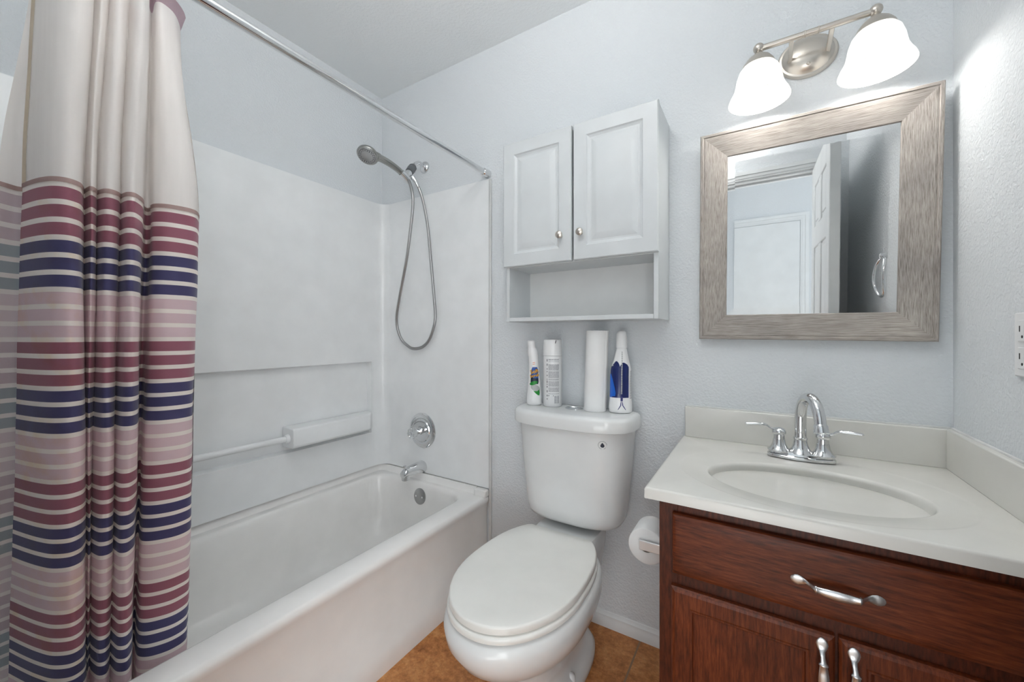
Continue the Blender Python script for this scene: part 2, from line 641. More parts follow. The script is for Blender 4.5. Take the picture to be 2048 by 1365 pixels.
# rounded inside corner, then the short end panel
cor = []
for i in range(9):
    a = PI / 2 * i / 8
    rr = .065
    cor.append((PX + rr - rr * math.cos(a), -.075 + (rr) * math.sin(a)))
cor.append((-1.0975, PY))
for (x0, y0), (x1, y1) in zip(cor, cor[1:]):
    for z0, z1 in zip(zz, zz[1:]):
        bm.faces.new([bm.verts.new(p) for p in ((x0, y0, z0), (x1, y1, z0), (x1, y1, z1), (x0, y0, z1))])
# top returns back to the walls, and the right end return
top = [(PX, TY0), (PX, -.075)] + cor[1:]
wallpts = [(XL + .001, TY0), (XL + .001, -.075)] + [(XL + .001, -.04)] * 0
for (x0, y0), (x1, y1) in zip(top, top[1:]):
    def back(x, y):
        return (XL + .001, y) if x < PX + .004 else ((x, -.001) if y > -.012 else (x - .02, y + .02))
    bx0, by0 = back(x0, y0); bx1, by1 = back(x1, y1)
    vs = [bm.verts.new(p) for p in ((x0, y0, PZ1), (x1, y1, PZ1), (min(bx1, x1), min(-.001, by1), PZ1 + .003), (min(bx0, x0), min(-.001, by0), PZ1 + .003))]
    bm.faces.new(vs)
bmesh.ops.remove_doubles(bm, verts=bm.verts, dist=1e-5)
obj('wall_panel', bm, M['acrylic'], sur, angle=30)
# trim strip at the outer edge, wall to floor
bm = B(); box(bm, -1.0965, -1.0845, -.012, -.001, 0.001, 1.93)
obj('edge_strip', bm, M['caulk'], sur, bevel=.003)
# moulded shelf block
bm = B()
SX = XL + .10
pts = [(-.575, XL + .006, SX), (-.160, XL + .010, SX), (-.125, XL + .010, SX - .03), (-.110, XL + .010, PX + .001)]
rg = []
for y, xb, xf in pts:
    rg.append([(xb, y, .660), (xf - .010, y, .662), (xf, y, .672), (xf, y, .742), (xf - .006, y, .752), (xb, y, .754)])
loft(bm, rg)
obj('moulded_shelf', bm, M['acrylic'], sur, bevel=.004)
bm = B()
tube(bm, [(XL + .055, -.572, .705), (XL + .055, -1.44, .705)], .013, 16)
obj('grab_bar', bm, M['acrylic'], sur)
bm = B()
lathe(bm, (XL + .055, -.5745, .705), (0, -1, 0), [(0, .021), (.008, .020), (.014, .016)], 20)
obj('bar_collar', bm, M['acrylic'], sur)

# ------------------------------------------------------------------ tub and shower fittings
VX = -1.533
val = thing('shower_valve', 'round chrome shower valve with a clear knob above the tub spout', 'shower valve', (VX, PY, .665))
bm = B()
lathe(bm, (VX, PY, .665), (0, -1, 0), [(0, .094), (.004, .094), (.010, .086), (.013, .070), (.012, .062), (.016, .058), (.018, .036), (.016, .030), (.020, .018)], 48)
obj('escutcheon', bm, M['chrome'], val)
bm = B()
lathe(bm, (VX, PY - .018, .665), (0, -1, 0), [(0, .020), (.012, .019), (.016, .015), (.045, .014)], 24)
obj('stem', bm, M['chrome'], val)
bm = B()
lathe(bm, (VX, PY - .056, .665), (0, -1, 0), [(0, .018), (.006, .026), (.018, .030), (.030, .027), (.036, .019), (.034, .012), (.036, .003)], 10)
kn = obj('knob', bm, M['acrylic_clear'], val, angle=20)
kn['label'] = 'clear faceted acrylic knob'

sp = thing('tub_spout', 'chrome tub spout with diverter pin over the end of the bathtub', 'spout', (VX, PY, .47))
bm = B()
rg = []
for t, r, dz, sq in ((0, .031, 0, 1), (.004, .033, 0, 1), (.05, .029, .002, 1), (.10, .025, .003, 1), (.128, .023, 0, .95), (.142, .020, -.006, .8), (.146, .012, -.010, .6)):
    rg.append([(VX + r * math.cos(2 * PI * i / 24), PY - t, .470 + dz + r * sq * math.sin(2 * PI * i / 24)) for i in range(24)])
loft(bm, rg)
rg = [[(VX + r * math.cos(2 * PI * i / 20), PY - .124 + r * math.sin(2 * PI * i / 20), z) for i in range(20)] for r, z in ((.019, .468), (.0195, .445), (.0185, .434), (.014, .434))]
loft(bm, rg)
obj('spout_body', bm, M['chrome'], sp)
bm = B()
lathe(bm, (VX, PY - .128, .488), (0, 0, 1), [(0, .004), (.012, .004), (.014, .008), (.020, .008), (.022, .003)], 14)
obj('diverter_pin', bm, M['chrome'], sp)

# hand shower
hs = thing('hand_shower', 'chrome hand shower with ribbed hose hanging from its wall arm', 'hand shower', (-1.527, 0, 2.09))
bm = B()
lathe(bm, (-1.527, -.0005, 2.085), (0, -1, 0), [(0, .032), (.004, .032), (.012, .026), (.018, .014)], 28)
obj('wall_flange', bm, M['chrome'], hs)
bm = B()
tube(bm, smooth_path([(-1.527, -.012, 2.088), (-1.526, -.045, 2.094), (-1.522, -.075, 2.076), (-1.516, -.098, 2.052)], 5), .0105, 14)
obj('shower_arm', bm, M['chrome'], hs)
bm = B()
tube(bm, [(-1.517, -.093, 2.057), (-1.514, -.102, 2.046), (-1.513, -.106, 2.040), (-1.511, -.114, 2.032), (-1.508, -.132, 2.010)], [.014, .021, .019, .022, .020], 18)
obj('swivel_nut', bm, M['grey_plastic'], hs)
bm = B()
tube(bm, [(-1.508, -.128, 2.014), (-1.508, -.140, 1.998), (-1.508, -.150, 1.985)], [.016, .019, .015], 16)
tube(bm, [(-1.505, -.136, 1.960), (-1.507, -.160, 1.978), (-1.510, -.184, 1.990)], [.017, .019, .018], 16)
tube(bm, [(-1.497, -.120, 1.988), (-1.488, -.108, 1.966), (-1.480, -.099, 1.944), (-1.478, -.096, 1.938)], [.011, .0125, .0105, .008], 14)
obj('cradle', bm, M['chrome'], hs)
bm = B()
hp = smooth_path([(-1.509, -.172, 1.984), (-1.512, -.200, 1.998), (-1.516, -.245, 2.011), (-1.520, -.290, 2.018), (-1.522, -.330, 2.018)], 5)
nr = len(hp)
tube(bm, hp, [.0155 + .0045 * i / nr + (.004 if i > nr - 4 else 0) for i in range(nr)], 16, squash=(1.0, .85))
hd = obj('handset', bm, M['satin'], hs)
HN = Vector((.18, -.50, -.85)).normalized()
HC = Vector((-1.523, -.370, 2.012))
bm = B()
lathe(bm, HC, HN, [(-.020, .004), (-.018, .022), (-.010, .040), (.002, .0485), (.010, .0490), (.014, .046), (.014, .042)], 36)
obj('spray_head', bm, M['satin'], hs)
bm = B()
lathe(bm, HC + HN * .0135, HN, [(0, .0425), (.002, .041), (.0028, .026), (.0015, .024), (.0015, .002)], 36)
fp = obj('spray_face', bm, M['chrome_dull'], hs)
bm = B()
s_, u_ = frame_for(HN)
for rr, k in ((.036, 26), (.0285, 18)):
    for i in range(k):
        a = 2 * PI * i / k
        lathe(bm, HC + HN * .0150 + s_ * rr * math.cos(a) + u_ * rr * math.sin(a), HN, [(0, .0021), (.0022, .0017)], 6)
obj('nozzles', bm, M['dark'], fp)
# ribbed hose
hose = [(-1.499, -.148, 1.968), (-1.479, -.150, 1.930), (-1.462, -.150, 1.853), (-1.486, -.140, 1.736), (-1.540, -.120, 1.568), (-1.621, -.090, 1.394),
        (-1.676, -.064, 1.263), (-1.668, -.045, 1.167), (-1.615, -.036, 1.117), (-1.569, -.033, 1.105), (-1.510, -.030, 1.118), (-1.462, -.028, 1.165), (-1.428, -.027, 1.259), (-1.433, -.028, 1.364),
        (-1.452, -.034, 1.574), (-1.458, -.052, 1.754), (-1.464, -.080, 1.876), (-1.478, -.097, 1.940)]
fine = [Vector(p) for p in smooth_path(hose, 40)]
L = [0.0]
for a, b in zip(fine, fine[1:]):
    L.append(L[-1] + (b - a).length)
step = 0.0040
pts, rads, t, i = [], [], 0.0, 0
k = 0
while t < L[-1]:
    while i < len(L) - 2 and L[i + 1] < t:
        i += 1
    q = (t - L[i]) / max(1e-9, L[i + 1] - L[i])
    pts.append(fine[i].lerp(fine[i + 1], q))
    rads.append(.0088 if k % 2 else .0058)
    t += step
    k += 1
bm = B(); tube(bm, pts, rads, 8)
obj('hose', bm, M['chrome_dull'], hs, angle=80)

# curtain rod
rod = thing('shower_curtain_rod', 'straight chrome rod across the bathtub carrying the striped curtain', 'curtain rod', (-1.107, 0, 1.957))
bm = B(); tube(bm, [(-1.107, -.02, 1.957), (-1.107, -.8, 1.962), (-1.107, YN + .012, 1.967)], .0130, 20)
obj('tube', bm, M['chrome'], rod)
bm = B()
lathe(bm, (-1.107, -.001, 1.957), (0, -1, 0), [(0, .019), (.010, .020), (.014, .0185), (.040, .0175), (.044, .014)], 24)
obj('end_cap', bm, M['chrome'], rod)
bm = B()
lathe(bm, (-1.107, YN + .001, 1.967), (0, 1, 0), [(0, .019), (.010, .020), (.014, .0185), (.040, .0175), (.044, .014)], 24)
obj('end_cap', bm, M['chrome'], rod)

# ------------------------------------------------------------------ shower curtain
MID = [(-1.212, -1.414), (-1.172, -1.409), (-1.136, -1.402), (-1.106, -1.391), (-1.092, -1.375), (-1.103, -1.358), (-1.13, -1.348), (-1.153, -1.342), (-1.14, -1.342), (-1.116, -1.34), (-1.126, -1.331), (-1.144, -1.325), (-1.135, -1.325), (-1.11, -1.321), (-1.105, -1.312), (-1.116, -1.301), (-1.137, -1.293), (-1.126, -1.293), (-1.097, -1.291), (-1.089, -1.282), (-1.106, -1.269), (-1.133, -1.258), (-1.184, -1.243), (-1.197, -1.234), (-1.183, -1.231), (-1.161, -1.235), (-1.14, -1.234), (-1.121, -1.219), (-1.115, -1.194), (-1.12, -1.174), (-1.135, -1.16), (-1.162, -1.147)]
TOP = [(-1.192, -1.402), (-1.153, -1.397), (-1.117, -1.39), (-1.087, -1.38), (-1.074, -1.363), (-1.085, -1.346), (-1.111, -1.336), (-1.134, -1.33), (-1.12, -1.33), (-1.096, -1.328), (-1.106, -1.318), (-1.125, -1.312), (-1.115, -1.312), (-1.092, -1.309), (-1.087, -1.3), (-1.098, -1.29), (-1.119, -1.282), (-1.109, -1.282), (-1.081, -1.281), (-1.074, -1.273), (-1.092, -1.26), (-1.119, -1.25), (-1.171, -1.235), (-1.188, -1.228), (-1.179, -1.228), (-1.158, -1.233), (-1.141, -1.234), (-1.131, -1.226), (-1.137, -1.208), (-1.151, -1.193), (-1.171, -1.182), (-1.2, -1.171)]
BOT = [(-1.459, -1.403), (-1.401, -1.39), (-1.346, -1.376), (-1.303, -1.361), (-1.277, -1.34), (-1.281, -1.322), (-1.302, -1.311), (-1.323, -1.306), (-1.317, -1.306), (-1.312, -1.306), (-1.325, -1.302), (-1.331, -1.3), (-1.314, -1.301), (-1.28, -1.297), (-1.269, -1.287), (-1.278, -1.278), (-1.296, -1.272), (-1.287, -1.272), (-1.256, -1.27), (-1.244, -1.259), (-1.256, -1.247), (-1.279, -1.238), (-1.325, -1.225), (-1.343, -1.219), (-1.328, -1.221), (-1.299, -1.227), (-1.272, -1.228), (-1.25, -1.214), (-1.233, -1.185), (-1.232, -1.161), (-1.242, -1.144), (-1.264, -1.134)]
BACK = [(-1.162, -1.147), (-1.189, -1.141), (-1.244, -1.157), (-1.296, -1.201), (-1.303, -1.288), (-1.262, -1.357), (-1.238, -1.401), (-1.24, -1.419), (-1.228, -1.441)]
BACKT = [(-1.2, -1.171), (-1.234, -1.168), (-1.264, -1.181), (-1.29, -1.221), (-1.265, -1.288), (-1.25, -1.337), (-1.219, -1.377), (-1.213, -1.391), (-1.21, -1.401)]
BACKB = [(-1.264, -1.134), (-1.293, -1.128), (-1.342, -1.147), (-1.399, -1.183), (-1.445, -1.258), (-1.468, -1.332), (-1.491, -1.376), (-1.499, -1.404), (-1.493, -1.43)]
SPL = 8
mid_f, top_f, bot_f = smooth_path(MID, SPL), smooth_path(TOP, SPL), smooth_path(BOT, SPL)
mid_b, top_b, bot_b = smooth_path(BACK, SPL), smooth_path(BACKT, SPL), smooth_path(BACKB, SPL)
LOWER = {id(mid_f): bot_f, id(mid_b): bot_b}
ZT, ZS, ZB = 1.922, 1.462, 0.24          # sheer top, stripe top, bottom hem
PITCH = 0.0323

def cloth_point(m, t, b, z, col):
    if z >= ZS:
        k = min(1.0, (z - ZS) / (ZT - ZS))
        k = k * k * (3 - 2 * k)
        x, y = m[0] + (t[0] - m[0]) * k, m[1] + (t[1] - m[1]) * k
        if z > ZT:
            q = (z - ZT) / .05
            x = x + (-1.107 + (x + 1.18) * .35 - x) * q
    else:
        q = (ZS - z) / (ZS - 0.42)
        x, y = m[0] + (b[0] - m[0]) * q, m[1] + (b[1] - m[1]) * q
    w_ = .0018 * math.sin(z * 9 + col * .11) + .0006 * math.sin(z * 31 + col * .3)
    return (x + w_, y + w_ * .3, z)

def cloth(name, mid, top, z0, z1, rows, mat, parent, c0=0, c1=None, push=0.0):
    bm = B()
    uv = bm.loops.layers.uv.new('cloth')
    c1 = len(mid) if c1 is None else c1
    s = [0.0]
    for a, b in zip(mid, mid[1:]):
        s.append(s[-1] + math.hypot(b[0] - a[0], b[1] - a[1]))
    grid = []
    for r in range(rows + 1):
        z = z0 + (z1 - z0) * r / rows
        row = []
        for c in range(c0, c1):
            x, y, zz_ = cloth_point(mid[c], top[c], LOWER[id(mid)][c], z, c)
            if push:
                a, b = mid[max(c - 1, 0)], mid[min(c + 1, len(mid) - 1)]
                tx, ty = b[0] - a[0], b[1] - a[1]
                l = math.hypot(tx, ty) or 1
                x, y = x + ty / l * push, y - tx / l * push
            row.append(bm.verts.new((x, y, zz_)))
        grid.append(row)
    for r in range(rows):
        for c in range(c1 - c0 - 1):
            f = bm.faces.new((grid[r][c], grid[r][c + 1], grid[r + 1][c + 1], grid[r + 1][c]))
            f.smooth = True
            for lp, (rr, cc_) in zip(f.loops, ((r, c), (r, c + 1), (r + 1, c + 1), (r + 1, c))):
                lp[uv].uv = (s[c0 + cc_], z0 + (z1 - z0) * rr / rows)
    return obj(name, bm, mat, parent, recalc=False)

def stripe_mat(name, plum, navy, pink, white, stain, trans=0.15):
    m, nt, b = new_mat(name)
    uvn = N(nt, 'ShaderNodeUVMap', uv_map='cloth')
    sp_ = N(nt, 'ShaderNodeSeparateXYZ')
    nt.links.new(uvn.outputs['UV'], sp_.inputs['Vector'])
    def mth(op, a, bb):
        n = N(nt, 'ShaderNodeMath', operation=op)
        for i_, q in enumerate((a, bb)):
            if isinstance(q, (int, float)):
                n.inputs[i_].default_value = q
            elif q is not None:
                nt.links.new(q, n.inputs[i_])
        return n.outputs[0]
    d = mth('SUBTRACT', ZS - .009, sp_.outputs['Y'])
    st_ = mth('DIVIDE', d, PITCH)
    fr = mth('FRACT', st_, None)
    iswhite = mth('GREATER_THAN', fr, 0.70)
    grp = mth('FRACT', mth('DIVIDE', mth('FLOOR', st_, None), 9.0), None)
    above = mth('LESS_THAN', st_, 0.0)
    wh = mth('MAXIMUM', iswhite, above)
    colr = ramp(nt, grp, [(0.0, plum), (0.32, navy), (0.65, pink)], 'CONSTANT')
    tc = coord(nt)
    f = noise(nt, tc, 14, 4, 0.6)
    weave = noise(nt, coord(nt, (1, 1, 1)), 420, 2, 0.5)
    mx = N(nt, 'ShaderNodeMix', data_type='RGBA')
    nt.links.new(wh, mx.inputs['Factor'])
    nt.links.new(colr, mx.inputs['A'])
    mx.inputs['B'].default_value = white
    # old yellowish water stains, mostly on the leftmost panel and under the ribbon
    sf = ramp(nt, f, [(0.48, (0, 0, 0, 1)), (0.70, (1, 1, 1, 1))])
    left = mth('LESS_THAN', sp_.outputs['X'], 0.16)
    amt = mth('MULTIPLY', mth('ADD', mth('MULTIPLY', left, 0.5), 0.06), sf)
    amt = mth('MULTIPLY', amt, stain)
    ms = N(nt, 'ShaderNodeMix', data_type='RGBA', blend_type='MULTIPLY')
    nt.links.new(amt, ms.inputs['Factor'])
    nt.links.new(mx.outputs['Result'], ms.inputs['A'])
    ms.inputs['B'].default_value = (0.95, 0.80, 0.56, 1)
    nt.links.new(ms.outputs['Result'], b.inputs['Base Color'])
    b.inputs['Roughness'].default_value = 0.62
    b.inputs['Sheen Weight'].default_value = 0.15
    b.inputs['Specular IOR Level'].default_value = 0.25
    bump(nt, b, weave, 0.06, 0.001)
    tr = N(nt, 'ShaderNodeBsdfTranslucent')
    nt.links.new(ms.outputs['Result'], tr.inputs['Color'])
    mixs = N(nt, 'ShaderNodeMixShader')
    mixs.inputs['Fac'].default_value = trans
    nt.links.new(b.outputs[0], mixs.inputs[1])
    nt.links.new(tr.outputs[0], mixs.inputs[2])
    nt.links.new(mixs.outputs[0], nt.nodes['Material Output'].inputs['Surface'])
    return m

def sheer_mat(name, col, clear=0.12, trans=0.25):
    m, nt, b = new_mat(name)
    f = noise(nt, coord(nt, (14, 14, 1)), 6, 3, 0.5)
    c = ramp(nt, f, [(0.3, tuple(q * .96 for q in col[:3]) + (1,)), (0.7, col)])
    nt.links.new(c, b.inputs['Base Color'])
    b.inputs['Roughness'].default_value = 0.75
    b.inputs['Specular IOR Level'].default_value = 0.15
    tr = N(nt, 'ShaderNodeBsdfTranslucent')
    nt.links.new(c, tr.inputs['Color'])
    a = N(nt, 'ShaderNodeMixShader')
    a.inputs['Fac'].default_value = trans
    nt.links.new(b.outputs[0], a.inputs[1])
    nt.links.new(tr.outputs[0], a.inputs[2])
    tp = N(nt, 'ShaderNodeBsdfTransparent')
    z = N(nt, 'ShaderNodeMixShader')
    z.inputs['Fac'].default_value = clear
    nt.links.new(a.outputs[0], z.inputs[1])
    nt.links.new(tp.outputs[0], z.inputs[2])
    nt.links.new(z.outputs[0], nt.nodes['Material Output'].inputs['Surface'])
    return m

STR = stripe_mat('striped_fabric', srgb(156, 100, 116), srgb(76, 74, 114), srgb(222, 198, 204), srgb(246, 239, 233), 1.0)
STRB = stripe_mat('striped_fabric_reverse', srgb(206, 192, 198), srgb(168, 178, 184), srgb(224, 212, 216), srgb(244, 240, 237), 0.2)
SHR = sheer_mat('sheer_white_fabric', srgb(248, 244, 241))
RIB = sheer_mat('mauve_ribbon', srgb(176, 152, 148), 0.0, 0.15)
CRM = sheer_mat('cream_band', srgb(222, 206, 182), 0.0, 0.15)
HEM = sheer_mat('stained_hem_tape', srgb(226, 212, 192), 0.0, 0.15)
HDR = sheer_mat('mauve_header_band', srgb(206, 184, 194), 0.0, 0.25)

cur = thing('shower_curtain', 'shower curtain, sheer white above plum, navy and pink stripes, bunched at left', 'shower curtain', (-1.2, -1.3, ZB))
cloth('sheer_panel', mid_f, top_f, ZS, ZT, 22, SHR, cur)
cloth('striped_panel', mid_f, top_f, ZB, ZS, 70, STR, cur)
o = cloth('reverse_side', mid_b, top_b, ZB, ZS, 60, STRB, cur)
o['label'] = 'paler reverse side of the striped fabric folded behind'
cloth('sheer_back', mid_b, top_b, ZS, ZT, 18, SHR, cur)
cloth('ribbon', mid_f, top_f, ZS - .001, ZS + .008, 2, RIB, cur, push=.0012)
cloth('ribbon', mid_b, top_b, ZS - .001, ZS + .008, 2, RIB, cur, push=-.0012)
cloth('header_band', mid_f, top_f, ZT - .001, ZT + .018, 4, HDR, cur)
cloth('header_band', mid_b, top_b, ZT - .001, ZT + .018, 4, HDR, cur)
cloth('hem_tape', mid_f, top_f, ZS + .008, ZT, 22, HEM, cur, 0, 5, push=.0010)

# ------------------------------------------------------------------ toilet
TXC = -0.618
toi = thing('toilet', 'white two piece toilet with closed lid between bathtub and vanity', 'toilet', (TXC, -.4, 0))
def egg(hw, yf, yb, z, ym=-.50, p=2.0, pb=3.0, xc=TXC):
    return super_d(xc, hw, yb, yf, p, 32, z, ym, pb)
bm = B()
bowl = [egg(.120, -.50, -.10, 0.0, -.33, 2.6, 3), egg(.126, -.505, -.095, .012, -.33, 2.6, 3), egg(.126, -.50, -.095, .035, -.33, 2.6, 3),
        egg(.112, -.49, -.10, .050, -.33, 2.6, 3), egg(.090, -.50, -.11, .075, -.33, 2.4, 3), egg(.092, -.54, -.12, .13, -.38, 2.2, 3), egg(.110, -.60, -.14, .19, -.42, 2.1, 3),
        egg(.150, -.685, -.15, .25, -.46, 2.0, 3), egg(.187, -.752, -.16, .30, -.48, 2.0, 2.8), egg(.203, -.783, -.165, .345, -.49, 2.0, 2.6),
        egg(.206, -.790, -.17, .375, -.49, 2.0, 2.6), egg(.202, -.783, -.17, .396, -.49, 2.0, 2.6), egg(.192, -.768, -.175, .405, -.49, 2.0, 2.6),
        egg(.15, -.70, -.20, .406, -.48, 2.0, 2.6)]
loft(bm, bowl)
obj('bowl', bm, M['porcelain'], toi, angle=60)
# rear deck under the tank
bm = B()
rg = []
for z, hw, yf in ((.20, .09, -.22), (.30, .105, -.25), (.37, .118, -.27), (.425, .122, -.27), (.436, .116, -.262)):
    rg.append(super_d(TXC, hw, -.03, yf, 5, 24, z, -.14, 5))
loft(bm, rg)
obj('rear_deck', bm, M['porcelain'], toi, angle=50)
# tank
bm = B()
rg = []
for z, hw, yf in ((.455, .13, -.12), (.458, .165, -.165), (.468, .186, -.196), (.485, .194, -.208), (.52, .199, -.213), (.68, .216, -.222), (.838, .229, -.228)):
    rg.append(super_d(TXC, hw, -.022, yf, 2.9, 36, z, -.075, 6))
loft(bm, rg)
tank = obj('tank', bm, M['porcelain'], toi, angle=50)
bm = B()
rg = []
for z, ins in ((.830, .006), (.832, .001), (.838, 0), (.868, 0), (.878, .003), (.884, .010), (.886, .022), (.8865, .10)):
    rg.append(super_d(TXC, .247 - ins, -.016 - ins * .5, -.244 + ins, 3.0, 36, z, -.085, 6))
loft(bm, rg)
obj('tank_lid', bm, M['porcelain'], toi, angle=50)
bm = B()
lathe(bm, (-.618, -.105, .886), (0, 0, 1), [(0, .036), (.003, .036), (.0035, .033), (.002, .032), (.003, .030), (.004, .004)], 32, sy=.8)
bt = obj('flush_button', bm, M['chrome'], toi)
# water saving sticker
def tank_front(x, z):
    """y of the tank front at x, z"""
    t = (z - .52) / (.838 - .52)
    hw, yf = .199 + .03 * t, -.213 - .015 * t
    q = min(1, abs((x - TXC) / hw))
    return -.075 + (yf + .075) * (1 - q ** 2.9) ** (1 / 2.9)
SXC, SZC = -.466, .787
def on_tank(pts, eps):
    return [(SXC + a, tank_front(SXC + a, SZC + h) - eps, SZC + h) for a, h in pts]
bm = B()
ring_o = [(.0150 * math.cos(2 * PI * i / 32), .0150 * math.sin(2 * PI * i / 32)) for i in range(32)]
ring_i = [(a * .84, h * .84) for a, h in ring_o]
loft(bm, [on_tank(ring_o, .0006), on_tank(ring_i, .0006)], True, False, False)
stk = obj('water_sticker', bm, M['label_grey'], tank, recalc=False)
bm = B()
drop = []
for i in range(24):
    a = 2 * PI * i / 24
    r = .0068
    h = -r * math.cos(a) - .002
    x = r * math.sin(a)
    if math.cos(a) < 0:
        x *= max(0, 1 - (-math.cos(a)) ** 1.5) ** .9
        h = -r * math.cos(a) * 1.7 - .002
    drop.append((x, h))
bm.faces.new([bm.verts.new(p) for p in on_tank(drop, .0009)])
o = obj('water_drop', bm, M['label_navy'], tank, recalc=False)
bm = B()
for i in range(3):
    bm.faces.new([bm.verts.new(p) for p in on_tank([(-.009 + i * .0065, -.0275), (-.0045 + i * .0065, -.0275), (-.0045 + i * .0065, -.0235), (-.009 + i * .0065, -.0235)], .0006)])
obj('sticker_print', bm, M['ink_grey'], tank, recalc=False)

# seat ring and lid
def slab(name, z0, z1, hw, yf, yb, round_, mat, parent, pb=4.6):
    bm = B()
    rg = []
    for z, ins in ((z0, round_ * .6), (z0 + round_ * .5, 0), (z1 - round_, 0), (z1 - round_ * .35, round_ * .25), (z1, round_), (z1 + .0006, round_ + .05)):
        rg.append([(x, min(y, yb - ins * .6), z) for x, y, z in egg(hw - ins, yf + ins, -.19, z, -.50, 2.05, 2.6)])
    loft(bm, rg)
    return obj(name, bm, mat, parent, angle=50)
slab('seat', .408, .427, .194, -.776, -.235, .007, M['seat'], toi)
slab('lid', .429, .452, .190, -.770, -.232, .006, M['seat'], toi)
for s in (-1, 1):
    bm = B()
    lathe(bm, (TXC + s * .075 - .018, -.229, .4285), (1, 0, 0), [(0, .008), (.036, .008)], 14)
    obj('hinge', bm, M['seat'], toi, bevel=.002)
for s in (-1, 1):
    bm = B()
    lathe(bm, (TXC + s * .098, -.36, .032), (0, 0, 1), [(0, .017), (.018, .016), (.030, .013), (.036, .006), (.037, .001)], 18)
    obj('bolt_cap', bm, M['white_plastic'], toi)

# ------------------------------------------------------------------ things on the tank lid
LZ = .8872
def text_bm(body, size, mapf, bold=0.0, shear=0.0):
    cu = bpy.data.curves.new('text', 'FONT')
    cu.body = body
    cu.size = size
    cu.align_x = 'CENTER'
    cu.align_y = 'CENTER'
    cu.offset = bold
    cu.shear = shear
    cu.resolution_u = 3
    to = bpy.data.objects.new('text', cu)
    COL.objects.link(to)
    me = bpy.data.meshes.new_from_object(to.evaluated_get(bpy.context.evaluated_depsgraph_get()))
    bpy.data.objects.remove(to)
    bpy.data.curves.remove(cu)
    bm = B()
    bm.from_mesh(me)
    bpy.data.meshes.remove(me)
    for v in bm.verts:
        v.co = Vector(mapf(v.co.x, v.co.y))
    return bm

class Bottle:
    """elliptical section body: rows (z, dx, rx, ry)"""
    def __init__(s, x, y, z, rows, facing):
        s.x, s.y, s.z, s.rows, s.face = x, y, z, rows, facing
    def at(s, h):
        R_ = s.rows
        for a, b in zip(R_, R_[1:]):
            if h <= b[0]:
                t = (h - a[0]) / max(1e-9, b[0] - a[0])
                t = max(0, t)
                return [p + (q - p) * t for p, q in zip(a, b)]
        return list(R_[-1])
    def pt(s, ang, h, eps=0.0):
        _, dx, rx, ry = s.at(h)
        ax = Vector((math.cos(s.face + PI / 2), math.sin(s.face + PI / 2), 0))   # sideways
        fx = Vector((math.cos(s.face), math.sin(s.face), 0))                        # facing
        c = Vector((s.x, s.y, s.z + h)) + ax * dx
        return c + ax * ((rx + eps) * math.sin(ang)) + fx * ((ry + eps) * math.cos(ang))
    def lab(s, a, h, eps=.0005):
        """label space: a metres to the right as seen from the facing side"""
        _, dx, rx, ry = s.at(h)
        return s.pt(a / max(.008, (rx + ry) / 2), h, eps)
    def mesh(s, n=36):
        bm = B()
        loft(bm, [[s.pt(2 * PI * i / n, h) for i in range(n)] for h, *_ in s.rows])
        return bm
    def field(s, rows, eps=.0005, n=10):
        """surface patch from rows (h, left, right)"""
        bm = B()
        g = [[bm.verts.new(s.lab(l + (q - l) * i / n, h, eps)) for i in range(n + 1)] for h, l, q in rows]
        for a, b in zip(g, g[1:]):
            for i in range(n):
                bm.faces.new((a[i], a[i + 1], b[i + 1], b[i]))
        return bm
    def patch(s, pts, eps=.0005, n=10):
        """filled convex-ish outline mapped on the surface"""
        bm = B()
        cx = sum(p[0] for p in pts) / len(pts)
        cy = sum(p[1] for p in pts) / len(pts)
        rings = []
        for k in range(n, 0, -1):
            q = k / n
            rings.append([s.lab(cx + (a - cx) * q, cy + (h - cy) * q, eps) for a, h in pts])
        loft(bm, rings, True, False, True)
        return bm

FACE = math.radians(-62)    # bottles face the camera, roughly
# cream cleanser bottle
bx = Bottle(-.792, -.112, LZ, [(0, 0, .027, .019), (.004, 0, .0315, .022), (.03, 0, .0310, .022), (.07, .0005, .0275, .021), (.11, .0, .0235, .020), (.15, -.002, .0210, .0195), (.19, -.0035, .0200, .019), (.200, -.0045, .0200, .019), (.206, -.0065, .0215, .020),
     (.220, -.0075, .0208, .019), (.232, -.0095, .0180, .017), (.238, -.0105, .0165, .016), (.239, -.0105, .015, .015)], FACE)
clb = thing('cleanser_bottle', 'white cleanser bottle with yellow lettering, leftmost on the toilet tank', 'bottle', (bx.x, bx.y, LZ))
obj('bottle_body', bx.mesh(), M['white_plastic'], clb)
capb = Bottle(bx.x, bx.y, LZ + .238, [(0, -.011, .0160, .0160), (.012, -.012, .0155, .0155), (.0125, -.012, .0163, .0163), (.027, -.0135, .0155, .0155), (.030, -.014, .0125, .0125)], FACE)
obj('cap', capb.mesh(24), M['white_plastic'], clb)
obj('label_patch', bx.field([(.104, -.015, .017), (.125, -.0135, .018), (.140, -.012, .018), (.150, -.009, .017), (.158, -.005, .014)], .0004, 6), M['label_blue'], clb, recalc=False)
obj('label_navy_band', bx.field([(.088, -.013, .014), (.096, -.015, .017), (.106, -.015, .017), (.112, -.0145, .017), (.118, -.014, -.004)], .0006, 6), M['label_navy'], clb, recalc=False)  # navy band printed across the lower label
def txt_on(bot, a0, h0, rot=0.0, eps=.0012):
    c, s = math.cos(rot), math.sin(rot)
    return lambda x, y: bot.lab(a0 + x * c - y * s, h0 + x * s + y * c, eps)
for nm, b_, h_ in (('lettering', 'Soft', .140), ('lettering', 'Scrub', .123)):
    for bold, mm, ep in ((.0011, 'ink_black', .0008), (.0003, 'label_yellow', .0013)):
        obj(nm, text_bm(b_, .0215 if b_ == 'Soft' else .0165, txt_on(bx, .002, h_, .22, ep), bold), M[mm], clb, recalc=False)
